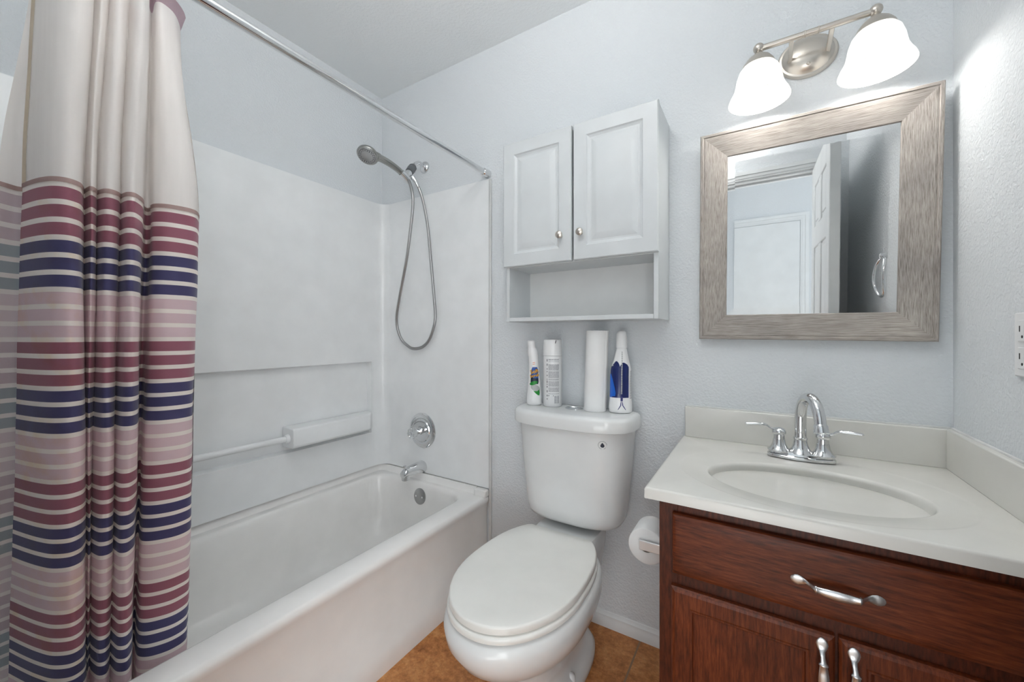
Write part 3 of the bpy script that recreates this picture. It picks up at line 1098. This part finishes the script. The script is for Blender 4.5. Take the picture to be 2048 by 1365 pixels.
def ell(cx, cy, rx, ry, rot=0, n=24):
    return [(cx + rx * math.cos(t) * math.cos(rot) - ry * math.sin(t) * math.sin(rot), cy + rx * math.cos(t) * math.sin(rot) + ry * math.sin(t) * math.cos(rot)) for t in [2 * PI * i / n for i in range(n)]]
obj('leaf_emblem', bx.patch(ell(-.003, .092, .0165, .0075, .35), .0010), M['label_green'], clb, recalc=False)
obj('label_oval', bx.patch(ell(.004, .072, .019, .0125, -.5), .0007), M['label_grey'], clb, recalc=False)
obj('label_tail', bx.patch([(-.004, .060), (.004, .059), (.014, .062), (.019, .066), (.021, .052), (.019, .041), (.013, .042), (.004, .050)], .0009), M['label_green'], clb, recalc=False)
bm = B()
for k in range(2):
    b2 = bx.patch([(-.004, .168 + k * .007), (.006, .170 + k * .007), (.006, .172 + k * .007), (-.004, .170 + k * .007)], .0006, 3)
    me = bpy.data.meshes.new('t'); b2.to_mesh(me); b2.free(); bm.from_mesh(me); bpy.data.meshes.remove(me)
obj('top_print', bm, M['label_orange'], clb, recalc=False)

# aerosol can
ar = .038
ax_ = Bottle(-.716, -.095, LZ, [(0, 0, ar - .003, ar - .003), (.004, 0, ar, ar), (.200, 0, ar, ar), (.206, 0, ar - .001, ar - .001)], FACE)
aer = thing('aerosol_can', 'white aerosol can with fine grey print, second item on the toilet tank', 'spray can', (ax_.x, ax_.y, LZ))
obj('can_body', ax_.mesh(), M['white_plastic'], aer)
acap = Bottle(ax_.x, ax_.y, LZ + .207, [(0, 0, ar + .0005, ar + .0005), (.040, 0, ar, ar), (.062, 0, ar - .002, ar - .002), (.066, 0, ar - .004, ar - .004), (.064, 0, ar - .009, ar - .009), (.050, 0, .018, .018), (.049, 0, .004, .004)], FACE)
cp = obj('cap', acap.mesh(), M['white_plastic'], aer)
obj('nozzle_slot', acap.patch([(.008, .050), (.011, .050), (.014, .062), (.011, .062)], .0006, 3), M['ink_black'], aer, recalc=False)
def join(parts):
    bm = B()
    for p in parts:
        me = bpy.data.meshes.new('t'); p.to_mesh(me); p.free(); bm.from_mesh(me); bpy.data.meshes.remove(me)
    return bm
rnd = random.Random(3)
rows_ = []
h = .192
while h > .052:
    if rnd.random() < .86:
        a = -.018
        while a < .026:
            w_ = rnd.uniform(.002, .006)
            e = min(a + w_, .026)
            rows_.append(ax_.patch([(a, h), (e, h), (e, h + .0016), (a, h + .0016)], .0005, 1))
            a = e + rnd.uniform(.0006, .0014)
    h -= .0031
obj('fine_print', join(rows_), M['ink_grey'], aer, recalc=False)
rows_ = []
for i in range(9):
    rows_.append(ax_.patch([(.006, .016 + i * .0034), (.026, .016 + i * .0034), (.026, .018 + i * .0034), (.006, .018 + i * .0034)], .0005, 2))
obj('barcode', join(rows_), M['ink_grey'], aer, recalc=False)
rows_ = []
h = .03
while h < .19:
    e = h + rnd.uniform(.003, .012)
    rows_.append(ax_.patch([(-.026, h), (-.023, h), (-.023, e), (-.026, e)], .0005, 1))
    h = e + rnd.uniform(.002, .012)
rows_ += [ax_.patch([(-.018, .044), (.003, .044), (.003, .048), (-.018, .048)], .0005, 1)]
obj('side_print', join(rows_), M['ink_black'], aer, recalc=False)

# paper towel roll
prx, pry, prr, prh = -.534, -.096, .0425, .307
bm = B()
seg = 48
def pring(r, z): return [(prx + .010 * (z - LZ) / .3 + r * math.cos(2 * PI * i / seg), pry + r * math.sin(2 * PI * i / seg), z) for i in range(seg)]
loft(bm, [pring(prr, LZ), pring(prr, LZ + prh), pring(.022, LZ + prh), pring(.022, LZ)], True, False, False)
ptr = thing('paper_towel_roll', 'tall white paper towel roll standing on the toilet tank', 'paper towel roll', (prx, pry, LZ))
obj('paper', bm, M['paper'], ptr)
bm = B()
loft(bm, [pring(.0218, LZ + .001), pring(.0218, LZ + prh - .002), pring(.0205, LZ + prh - .002), pring(.0205, LZ + .001)], True, False, False)
obj('cardboard_core', bm, M['card'], ptr)
bm = B()
a0 = math.radians(-25)
loft(bm, [[(prx + .010 * (z - LZ) / .3 + (prr + d) * math.cos(a0 + k * .05), pry + (prr + d) * math.sin(a0 + k * .05), z) for z in (LZ + .001, LZ + prh - .001)] for k, d in ((0, .0002), (1, .0010), (2, .0016), (3, .0022))], False, False, False)
obj('loose_sheet', bm, M['paper'], ptr, recalc=False)

# blue cleaner bottle
bl = Bottle(-.438, -.085, LZ, [(0, 0, .038, .026), (.003, 0, .042, .030), (.02, 0, .043, .031), (.036, 0, .042, .030), (.05, 0, .0405, .029), (.10, .0005, .039, .0285), (.155, .001, .0385, .028), (.165, .0015, .0375, .0275), (.172, .002, .035, .0265), (.20, .003, .0275, .0235), (.236, .004, .0195, .0185), (.242, .004, .0175, .017), (.244, .004, .0155, .0155)], FACE)
blu = thing('cleaner_bottle', 'cleaner bottle of dark blue liquid, rightmost on the toilet tank', 'bottle', (bl.x, bl.y, LZ))
obj('bottle_body', bl.mesh(), M['white_plastic'], blu)
bcap = Bottle(bl.x, bl.y, LZ + .243, [(0, .004, .0205, .0205), (.034, .004, .0200, .0200), (.052, .004, .0185, .0185), (.060, .004, .015, .015), (.064, .004, .008, .008)], FACE)
obj('cap', bcap.mesh(24), M['white_plastic'], blu)
lw = [bl.field([(.058 + (.173 - .058) * k / 14, -.047 if k > 1 else -.036 + .003 * -k, .023) for k in range(15)], .0004),
      bl.field([(.173, -.044, -.008), (.180, -.037, -.010), (.187, -.029, -.013), (.193, -.0235, -.0185)], .0004, 4),
      bl.field([(.173, -.008, .022), (.180, -.005, .018), (.185, -.002, .011), (.188, .001, .005)], .0004, 4)]
obj('liquid_window', join(lw), M['blue_liquid'], blu, recalc=False)
obj('label_side', bl.field([(.058, -.049, -.036), (.064, -.050, -.022), (.075, -.050, -.0205), (.09, -.050, -.023), (.11, -.050, -.028), (.13, -.050, -.034), (.145, -.049, -.041)], .0008, 6), M['blue_bright'], blu, recalc=False)
rows_ = []
h = .072
while h < .225:
    e = h + rnd.uniform(.003, .007)
    rows_.append(bl.patch([(-.0035, h), (.0000, h), (.0000, e), (-.0035, e)], .0011, 1))
    h = e + rnd.uniform(.0008, .002)
obj('vertical_print', join(rows_), M['label_grey'], blu, recalc=False)
rows_ = [bl.patch([(-.005, .046), (.002, .046), (.002, .062), (-.005, .062)], .0008, 2),
         bl.patch([(-.014, .014), (-.012, .014), (-.003, .030), (-.0025, .045), (-.004, .045), (-.0046, .031)], .0008, 3),
         bl.patch([(.010, .014), (.012, .014), (.0020, .031), (.0005, .045), (-.001, .045), (.0004, .030)], .0008, 3)]
obj('emblem', join(rows_), M['ink_navy'], blu, recalc=False)
rows_ = []
h = .155
while h > .05:
    a = .028
    while a < .044:
        e = a + rnd.uniform(.002, .005)
        rows_.append(bl.patch([(a, h), (e, h), (e, h + .0018), (a, h + .0018)], .0006, 1))
        a = e + .001
    h -= .0042
obj('back_print', join(rows_), M['ink_grey'], blu, recalc=False)

# ------------------------------------------------------------------ wall cabinet
CX0, CX1, CZ0, CZ1, CYF = -.884, -.280, 1.232, 1.960, -.186
wc = thing('wall_cabinet', 'white two door wall cabinet with an open shelf above the toilet', 'cabinet', ((CX0 + CX1) / 2, 0, CZ0))
T = .016
bm = B()
box(bm, CX0, CX0 + T, CYF, -.001, CZ0, CZ1)
box(bm, CX1 - T, CX1, CYF, -.001, CZ0, CZ1)
box(bm, CX0 + T, CX1 - T, CYF, -.001, CZ1 - T, CZ1)
box(bm, CX0 + T, CX1 - T, CYF, -.001, 1.452, 1.452 + T)
obj('carcass', bm, M['cab'], wc, bevel=.0015)
bm = B(); box(bm, CX0 + T, CX1 - T, CYF, -.001, CZ0 + .001, CZ0 + .001 + T)
obj('open_shelf', bm, M['cab'], wc, bevel=.0015)
bm = B(); box(bm, CX0 + T, CX1 - T, -.012, -.001, CZ0 + T, CZ1 - T)
obj('back_board', bm, M['cab_in'], wc)
bm = B(); box(bm, CX0 + T, CX1 - T, CYF + .004, -.012, 1.742, 1.752)
obj('inner_shelf', bm, M['cab'], wc)

def panel_ring(x0, x1, z0, z1, ins, y):
    return [(x0 + ins, y, z0 + ins), (x1 - ins, y, z0 + ins), (x1 - ins, y, z1 - ins), (x0 + ins, y, z1 - ins)]
def panel_front(bm, x0, x1, z0, z1, yback, yf, prof, mi=0):
    """prof: (inset, depth behind yf) outward to centre"""
    rg = [panel_ring(x0, x1, z0, z1, 0, yback)] + [panel_ring(x0, x1, z0, z1, i_, yf + d) for i_, d in prof]
    loft(bm, rg, True, True, True, mi)
RAISED = [(0, .003), (.003, 0), (.050, 0), (.054, .004), (.062, .007), (.068, .007), (.088, .0015), (.092, .001)]
for x0, x1, kx in ((-.887, -.5865, -.628), (-.5785, -.277, -.547)):
    bm = B()
    panel_front(bm, x0, x1, 1.455, 1.957, CYF - .001, CYF - .0185, RAISED)
    d = obj('door', bm, M['cab'], wc, angle=12)
    bm = B()
    lathe(bm, (kx, CYF - .0185, 1.552), (0, -1, 0), [(0, .007), (.010, .0055), (.014, .010), (.018, .0135), (.023, .0130), (.027, .008), (.028, .001)], 22)
    obj('knob', bm, M['nickel'], d)

# ------------------------------------------------------------------ vanity
VX0, VX1, VYF, VZ1 = -.205, .454, -.541, .784
van = thing('vanity_cabinet', 'reddish brown wooden vanity cabinet with a drawer and two doors', 'vanity', ((VX0 + VX1) / 2, VYF / 2, 0))
bm = B()
box(bm, VX0, VX0 + .016, VYF, -.002, 0.0, VZ1)
box(bm, VX1 - .016, VX1, VYF, -.002, 0.0, VZ1)
box(bm, VX0 + .016, VX1 - .016, VYF + .02, -.002, .10, .116)
box(bm, VX0 + .016, VX1 - .016, -.012, -.002, .116, VZ1 - .1)
obj('carcass', bm, M['wood_v'], van, bevel=.001)
bm = B()
box(bm, VX0, VX0 + .042, VYF - .004, VYF, .0, VZ1)
box(bm, VX1 - .042, VX1, VYF - .004, VYF, .0, VZ1)
for z0, z1 in ((.735, VZ1), (.556, .626), (.085, .125)):
    box(bm, VX0 + .042, VX1 - .042, VYF - .004, VYF + .014, z0, z1)
box(bm, VX0 + .042, VX1 - .042, VYF - .001, VYF + .012, .125, .556)
box(bm, VX0 + .042, VX1 - .042, VYF - .001, VYF + .012, .626, .735)
box(bm, VX0 + .02, VX1 - .02, VYF + .05, VYF + .06, 0, .085)
obj('face_frame', bm, M['wood_frame'], van, bevel=.001)
FY = VYF - .004
YD = -.563
def pull(parent, c, vertical):
    """antique style bow pull with flattened oval ends"""
    bm = B()
    c = Vector(c)
    along = Vector((0, 0, 1)) if vertical else Vector((1, 0, 0))
    side = Vector((1, 0, 0)) if vertical else Vector((0, 0, 1))
    outv = Vector((0, -1, 0))
    prof = [(-.0735, .0005, .002, .0005), (-.0715, .0010, .0058, .0010), (-.066, .0014, .0090, .0014), (-.061, .0016, .0100, .0016), (-.054, .0018, .0082, .0018), (-.048, .0035, .0048, .0030), (-.042, .011, .0042, .0040), (-.037, .0195, .0050, .0042), (-.0350, .0215, .0076, .0042), (-.0325, .0225, .0076, .0042), (-.0320, .0228, .0064, .0036),
            (-.018, .0255, .0084, .0036), (0, .0265, .0094, .0036)]
    prof = prof + [(-a, b, c_, d) for a, b, c_, d in prof[-2::-1]]
    n = 16
    rg = []
    for a, o_, w_, t_ in prof:
        p = c + along * a + outv * o_
        rg.append([p + side * (w_ * math.cos(2 * PI * i / n)) + outv * (t_ * math.sin(2 * PI * i / n)) for i in range(n)])
    loft(bm, rg)
    return obj('handle', bm, M['pewter'], parent, angle=60)
bm = B()
panel_front(bm, -.173, .428, .609, .752, FY - .0005, YD, [(0, .006), (.002, .002), (.006, .0008), (.009, 0), (.03, 0)])
dr = obj('drawer', bm, M['wood_h'], van, angle=15)
pull(dr, (.131, YD, .675), False)
SHAKER = [(0, .006), (.004, .002), (.010, 0), (.040, 0), (.0435, .0012), (.047, .0012), (.049, .007), (.053, .0085), (.06, .0085)]
for x0, x1, hx in ((-.176, .1305, .1095), (.1365, .4285, .1585)):
    bm = B()
    panel_front(bm, x0, x1, .118, .578, FY - .0005, YD, SHAKER)
    d = obj('door', bm, M['wood_v'], van, angle=15)
    pull(d, (hx, YD, .497), True)

# vanity top with integral basin
top = thing('sink_counter', 'white cultured marble vanity top with oval basin and splash guards', 'sink', ((VX0 + VX1) / 2, -.29, .785))
KX0, KX1, KY0, KY1, KZ = -.231, .4545, -.587, -.002, .812
BC = Vector((.105, -.345))
angs = sorted(set([2 * PI * i / 120 for i in range(120)] + [math.atan2(y - BC.y, x - BC.x) % (2 * PI) for x in (KX0, KX1) for y in (KY0, KY1)]))
def rect_pt(a, ins=0.0):
    dx, dy = math.cos(a), math.sin(a)
    t = 1e9
    if dx > 1e-9: t = min(t, (KX1 - ins - BC.x) / dx)
    if dx < -1e-9: t = min(t, (KX0 + ins - BC.x) / dx)
    if dy > 1e-9: t = min(t, (KY1 - ins - BC.y) / dy)
    if dy < -1e-9: t = min(t, (KY0 + ins - BC.y) / dy)
    return BC.x + dx * t, BC.y + dy * t
def el(a, cx, cy, rx, ry, z):
    # point of the ellipse in direction a from its own centre
    return (cx + rx * math.cos(a), cy + ry * math.sin(a), z)
def rct(ins, z): return [(*rect_pt(a, ins), z) for a in angs]
bm = B()
rg = [rct(.0, .785), rct(0, .8065), rct(.0008, .8095), rct(.003, .8114), rct(.007, .812)]
rg += [[el(a, .103, -.327, .297, .241, .812) for a in angs], [el(a, .103, -.328, .291, .235, .8112) for a in angs], [el(a, .103, -.330, .284, .227, .8098) for a in angs]]
rg += [[el(a, .105, -.353, .225, .157, .8088) for a in angs], [el(a, .105, -.355, .221, .153, .8078) for a in angs], [el(a, .105, -.3555, .2185, .1505, .8050) for a in angs], [el(a, .105, -.356, .216, .148, .799) for a in angs]]
for q, z in ((.988, .790), (.968, .773), (.935, .754), (.88, .733), (.79, .713), (.66, .698), (.48, .688), (.28, .682), (.12, .680)):
    rg.append([el(a, .105, -.350 + (1 - q) * .02, .217 * q, .149 * q, z) for a in angs])
loft(bm, rg, True, True, True)
obj('counter_and_basin', bm, M['marble'], top, angle=60)
bm = B()
lathe(bm, (.105, -.332, .681), (0, 0, 1), [(0, .022), (.003, .022), (.004, .018), (.002, .016), (.003, .002)], 24)
obj('drain', bm, M['chrome'], top)
bm = B(); box(bm, KX0 + .008, KX1, -.021, -.002, .811, .9195)
obj('back_splash', bm, M['marble'], top, bevel=.003)
bm = B(); box(bm, KX1 - .018, KX1, KY0 + .004, -.0215, .811, .9195)
obj('side_splash', bm, M['marble'], top, bevel=.003)
bm = B()
tube(bm, [(KX0 + .01, -.003, .920), (KX1 - .004, -.003, .920)], .0035, 8)
tube(bm, [(KX1 - .002, -.008, .920), (KX1 - .002, KY0 + .01, .920)], .0040, 8)
obj('caulk_bead', bm, M['caulk'], top)

# faucet
fa = thing('faucet', 'chrome two lever faucet with a high arc spout on the vanity top', 'faucet', (.108, -.115, KZ))
FX, FYc = .108, -.117
bm = B()
def fplan(hx, hy, z):
    out_ = []
    for i in range(48):
        a = 2 * PI * i / 48
        c, s = math.cos(a), math.sin(a)
        wob = 1 + .10 * math.cos(4 * a) * (abs(s) ** 2)
        out_.append((FX + hx * math.copysign(abs(c) ** .75, c), FYc + hy * math.copysign(abs(s) ** .8, s) * wob, z))
    return out_
loft(bm, [fplan(.083, .031, .8123), fplan(.083, .031, .818), fplan(.0815, .0295, .8205), fplan(.077, .0265, .822), fplan(.0755, .025, .829), fplan(.072, .022, .832), fplan(.03, .01, .833)])
obj('base_plate', bm, M['chrome'], fa, angle=30)
bm = B()
lathe(bm, (FX, FYc, .828), (0, 0, 1), [(0, .033), (.004, .031), (.012, .024), (.026, .0185), (.040, .0165), (.041, .0178), (.046, .0178), (.047, .0155), (.06, .015)], 28)
SWV = math.radians(21)
arc = [(FX, FYc, .872), (FX, FYc, .915), (FX, FYc - .001, .945), (FX, FYc - .010, .974), (FX, FYc - .030, .994), (FX, FYc - .056, .998), (FX, FYc - .080, .985), (FX, FYc - .096, .958), (FX, FYc - .103, .928)]
arc = [(FX - (y - FYc) * math.sin(SWV), FYc + (y - FYc) * math.cos(SWV), z) for x, y, z in arc]
ap = smooth_path(arc, 6)
tube(bm, ap, [.0150 - .0012 * min(1, i / len(ap)) for i in range(len(ap))], 22)
lathe(bm, (FX + .1025 * math.sin(SWV), FYc - .1025 * math.cos(SWV), .934), (.22 * math.sin(SWV), -.22 * math.cos(SWV), -1), [(0, .0145), (.004, .0165), (.014, .0172), (.022, .0180), (.024, .0160), (.024, .004)], 24)
obj('spout', bm, M['chrome'], fa)
for s in (-1, 1):
    hx = FX + s * .0525
    bm = B()
    lathe(bm, (hx, FYc, .828), (0, 0, 1), [(0, .030), (.003, .030), (.010, .023), (.022, .0175), (.034, .0158), (.035, .0146), (.048, .0138), (.049, .0160), (.053, .0185), (.060, .0185), (.066, .0140), (.069, .006), (.0695, .001)], 26)
    v = obj('valve_body', bm, M['chrome'], fa)
    bm = B()
    lp = smooth_path([(hx + s * .010, FYc, .889), (hx + s * .024, FYc - .001, .893), (hx + s * .036, FYc - .003, .901), (hx + s * .060, FYc - .006, .902), (hx + s * .084, FYc - .009, .901)], 4)
    n_ = len(lp)
    tube(bm, lp, [.0046 + (.0012 * math.sin(PI * i / n_)) + (.001 if i > n_ * .5 else 0) for i in range(n_)], 14, squash=[(1.0, .8)] * n_)
    sphere(bm, lp[-1], .0053, 12, (1, 1, .85))
    obj('lever', bm, M['chrome'], v)

# ------------------------------------------------------------------ mirror
mir = thing('mirror', 'framed wall mirror with wide grey driftwood frame above the faucet', 'mirror', (.126, -.012, 1.160))
HW, HH = .298, .703
LEAN, ROLL = math.radians(1.9), math.radians(0.55)
MC = Vector((.1265, -.004, 1.1620))
def mp(a, h, d):
    """mirror plane: a sideways from centre, h up from the bottom edge, d out of the wall"""
    a2 = a * math.cos(ROLL) + (h - HH / 2) * math.sin(ROLL)
    h2 = -a * math.sin(ROLL) + (h - HH / 2) * math.cos(ROLL) + HH / 2
    return MC + Vector((a2, -h2 * math.sin(LEAN) - d * math.cos(LEAN), h2 * math.cos(LEAN) - d * math.sin(LEAN)))
FW = .083
fprof = [(0, 0), (0, .024), (.003, .027), (.009, .027), (.011, .024), (.015, .025), (.070, .017), (.078, .0155), (.081, .0155), (FW, .013), (FW, 0)]
cs = [(-HW, 0), (HW, 0), (HW, HH), (-HW, HH)]
ins_dir = [(1, 1), (-1, 1), (-1, -1), (1, -1)]
bm = B()
for k in range(4):
    k2 = (k + 1) % 4
    ra = [mp(cs[k][0] + ins_dir[k][0] * i_, cs[k][1] + ins_dir[k][1] * i_, d) for i_, d in fprof]
    rb = [mp(cs[k2][0] + ins_dir[k2][0] * i_, cs[k2][1] + ins_dir[k2][1] * i_, d) for i_, d in fprof]
    loft(bm, [ra, rb], True, True, True, 0 if k % 2 == 0 else 1)
for f in bm.faces:
    pass
obj('frame', bm, [M['drift_h'], M['drift_v']], mir, angle=20)
bm = B()
gl = FW - .002
def grect(ins, d): return [mp(s * (HW - gl - ins), (gl + ins) if t < 0 else (HH - gl - ins), d) for s, t in ((-1, -1), (1, -1), (1, 1), (-1, 1))]
loft(bm, [grect(0, .006), grect(0, .0105), grect(.024, .0120)], True, True, True)
obj('glass', bm, M['mirror'], mir, angle=.3)

# ------------------------------------------------------------------ vanity light
vl = thing('vanity_light', 'two bulb brushed nickel wall light with bell glass shades above the mirror', 'wall light', (.138, 0, 2.06))
bm = B()
lathe(bm, (.134, -.001, 2.060), (0, -1, 0), [(0, .078), (.006, .078), (.012, .074), (.013, .068), (.020, .062), (.030, .048), (.036, .028), (.038, .002)], 48, sy=.84)
bp = obj('backplate', bm, M['nickel'], vl)
bm = B(); sphere(bm, (.134, -.035, 2.022), .005, 12)
obj('finial', bm, M['nickel'], bp)
BY, BZ = -.108, 2.071
for x in (.087, .183):
    bm = B()
    rg = []
    for y, z in ((-.012, 2.046), (-.06, 2.056), (BY, BZ - .004)):
        rg.append([(x - .006, y, z - .005), (x + .006, y, z - .005), (x + .006, y, z + .005), (x - .006, y, z + .005)])
    loft(bm, rg)
    obj('arm', bm, M['nickel'], vl, bevel=.002)
bm = B()
tube(bm, [(.003, BY, BZ), (.275, BY, BZ)], .0085, 18)
for x in (.118, .150):
    lathe(bm, (x, BY, BZ), (1, 0, 0), [(0, .0085), (.001, .0100), (.003, .0100), (.004, .0085)], 18)
obj('cross_bar', bm, M['nickel'], vl)
SHADE_C = []
for x in (.003, .277):
    bm = B()
    sphere(bm, (x, BY, BZ + .002), .0150, 20)
    lathe(bm, (x, BY, BZ), (0, 0, -1), [(.008, .009), (.016, .012), (.022, .020), (.032, .032), (.046, .042), (.056, .0455), (.058, .043)], 30)
    obj('socket_cup', bm, M['nickel'], vl)
    bm = B()
    sh = [(.046, .034), (.054, .043), (.068, .0535), (.088, .0600), (.108, .0635), (.122, .0665), (.136, .0725), (.148, .0790), (.158, .0830), (.1615, .0835)]
    inn = [(h_ + .001, r_ - .003) for h_, r_ in sh[::-1]]
    n = 40
    rg = [[(x + r_ * math.cos(2 * PI * i / n), BY + r_ * math.sin(2 * PI * i / n), BZ - h_) for i in range(n)] for h_, r_ in sh + inn]
    loft(bm, rg, True, False, False)
    obj('shade', bm, M['shade'], vl)
    bm = B()
    lathe(bm, (x, BY, BZ - .046), (0, 0, -1), [(0, .013), (.012, .014), (.030, .024), (.045, .029), (.058, .026), (.068, .014), (.071, .002)], 20)
    obj('bulb', bm, M['bulb'], vl)
    ld = bpy.data.lights.new('bulb_light', 'POINT')
    ld.energy = 2.2
    ld.color = (1.0, 0.98, 0.955)
    ld.shadow_soft_size = .03
    lo = bpy.data.objects.new('bulb_light', ld)
    lo.location = (x, BY, BZ - .122)
    COL.objects.link(lo)

# ------------------------------------------------------------------ added ceiling light (unseen, above the frame)
cl = thing('added_ceiling_light', 'added round white bowl ceiling light, unseen above the bathroom', 'ceiling light', (CLAMP[0], CLAMP[1], CEIL))
bm = B()
lathe(bm, (CLAMP[0], CLAMP[1], CEIL - .001), (0, 0, -1), [(0, .07), (.015, .07), (.022, .012), (.33, .012)], 32)
obj('stem', bm, M['nickel'], cl)
bm = B()
bowl_ = [(.335, .004), (.333, .05), (.322, .11), (.300, .155), (.270, .185), (.235, .20)]
lathe(bm, (CLAMP[0], CLAMP[1], CEIL), (0, 0, -1), bowl_ + [(h_ - .003, r_ - .004) for h_, r_ in bowl_[:0:-1]] + [(.331, .003)], 40, caps=False)
gl_ = obj('bowl', bm, M['globe'], cl)

# ------------------------------------------------------------------ toilet paper and holder
RX, RZ, RY0_, RY1_ = -.292, .540, -.325, -.225
th = thing('toilet_paper_holder', 'chrome toilet paper holder on the side of the wooden vanity', 'toilet paper holder', (VX0, -.275, RZ))
for y in (RY0_ - .012, RY1_ + .012):
    bm = B()
    box(bm, RX - .014, VX0 - .010, y - .004, y + .004, RZ - .0145, RZ + .0145)
    obj('arm', bm, M['satin_chrome'], th, bevel=.002)
    bm = B()
    box(bm, VX0 - .012, VX0 - .0005, y - .014, y + .014, RZ - .024, RZ + .024)
    obj('mount_plate', bm, M['satin_chrome'], th, bevel=.003)
bm = B()
tube(bm, [(RX + .004, RY0_ - .010, RZ), (RX + .004, RY1_ + .010, RZ)], .009, 14)
obj('spindle', bm, M['chrome'], th)
bm = B()
def rring(r, y, dz=0): return [(RX + .004 + r * math.cos(2 * PI * i / 48), y, RZ - .008 + dz + r * math.sin(2 * PI * i / 48)) for i in range(48)]
loft(bm, [rring(.0185, RY0_), rring(.0185, RY1_), rring(.052, RY1_), rring(.054, RY1_ - .002), rring(.054, RY0_ + .002), rring(.052, RY0_), rring(.0185, RY0_)], True, False, False)
tpr = thing('toilet_paper_roll', 'white toilet paper roll on the chrome holder beside the vanity', 'toilet paper', (RX, -.275, RZ - .063))
obj('paper', bm, M['paper'], tpr, angle=50)
bm = B()
loft(bm, [rring(.0184, RY0_ + .001), rring(.0184, RY1_ - .001), rring(.0172, RY1_ - .001), rring(.0172, RY0_ + .001), rring(.0184, RY0_ + .001)], True, False, False)
obj('cardboard_core', bm, M['card'], tpr)

# ------------------------------------------------------------------ outlet on the right wall
OY0, OY1, OZ0, OZ1 = -.409, -.322, 1.092, 1.222
ou = thing('wall_outlet', 'white electrical outlet plate on the right wall above the vanity', 'outlet', (XR, (OY0 + OY1) / 2, OZ0))
bm = B(); box(bm, XR - .007, XR - .0003, OY0, OY1, OZ0, OZ1)
obj('cover_plate', bm, M['white_plastic'], ou, bevel=.003)
for zc in (1.185, 1.130):
    bm = B(); box(bm, XR - .0095, XR - .006, OY0 + .024, OY1 - .019, zc - .022, zc + .022)
    s_o = obj('socket', bm, M['white_plastic'], ou, bevel=.002)
    bm = B()
    for yy_ in (OY1 - .028, OY1 - .046):
        box(bm, XR - .0100, XR - .0092, yy_ - .0014, yy_ + .0014, zc - .002, zc + .010)
    lathe(bm, (XR - .0092, OY1 - .037, zc - .012), (-1, 0, 0), [(0, .003), (.0008, .003)], 10)
    obj('slots', bm, M['dark'], s_o)
for zc in (OZ0 + .012, OZ1 - .012):
    bm = B()
    lathe(bm, (XR - .0068, (OY0 + OY1) / 2, zc), (-1, 0, 0), [(0, .004), (.001, .0035)], 12)
    obj('screw', bm, M['chrome_dull'], ou)

# ------------------------------------------------------------------ towel ring on the right wall (seen in the mirror)
tr_ = thing('towel_ring', 'chrome towel ring on the right wall, reflected in the mirror', 'towel ring', (XR, -.60, 1.46))
bm = B()
lathe(bm, (XR - .0005, -.60, 1.455), (-1, 0, 0), [(0, .024), (.006, .024), (.010, .012), (.034, .010), (.040, .012), (.044, .006)], 20)
obj('post', bm, M['chrome'], tr_)
bm = B()
ring = [(XR - .034 - .012 * math.sin(PI * (0.5 - 0.5 * math.cos(2 * PI * i / 40))), -.60 + .075 * math.sin(2 * PI * i / 40), 1.372 + .078 * math.cos(2 * PI * i / 40)) for i in range(41)]
tube(bm, ring, .0052, 12)
obj('ring', bm, M['chrome'], tr_)
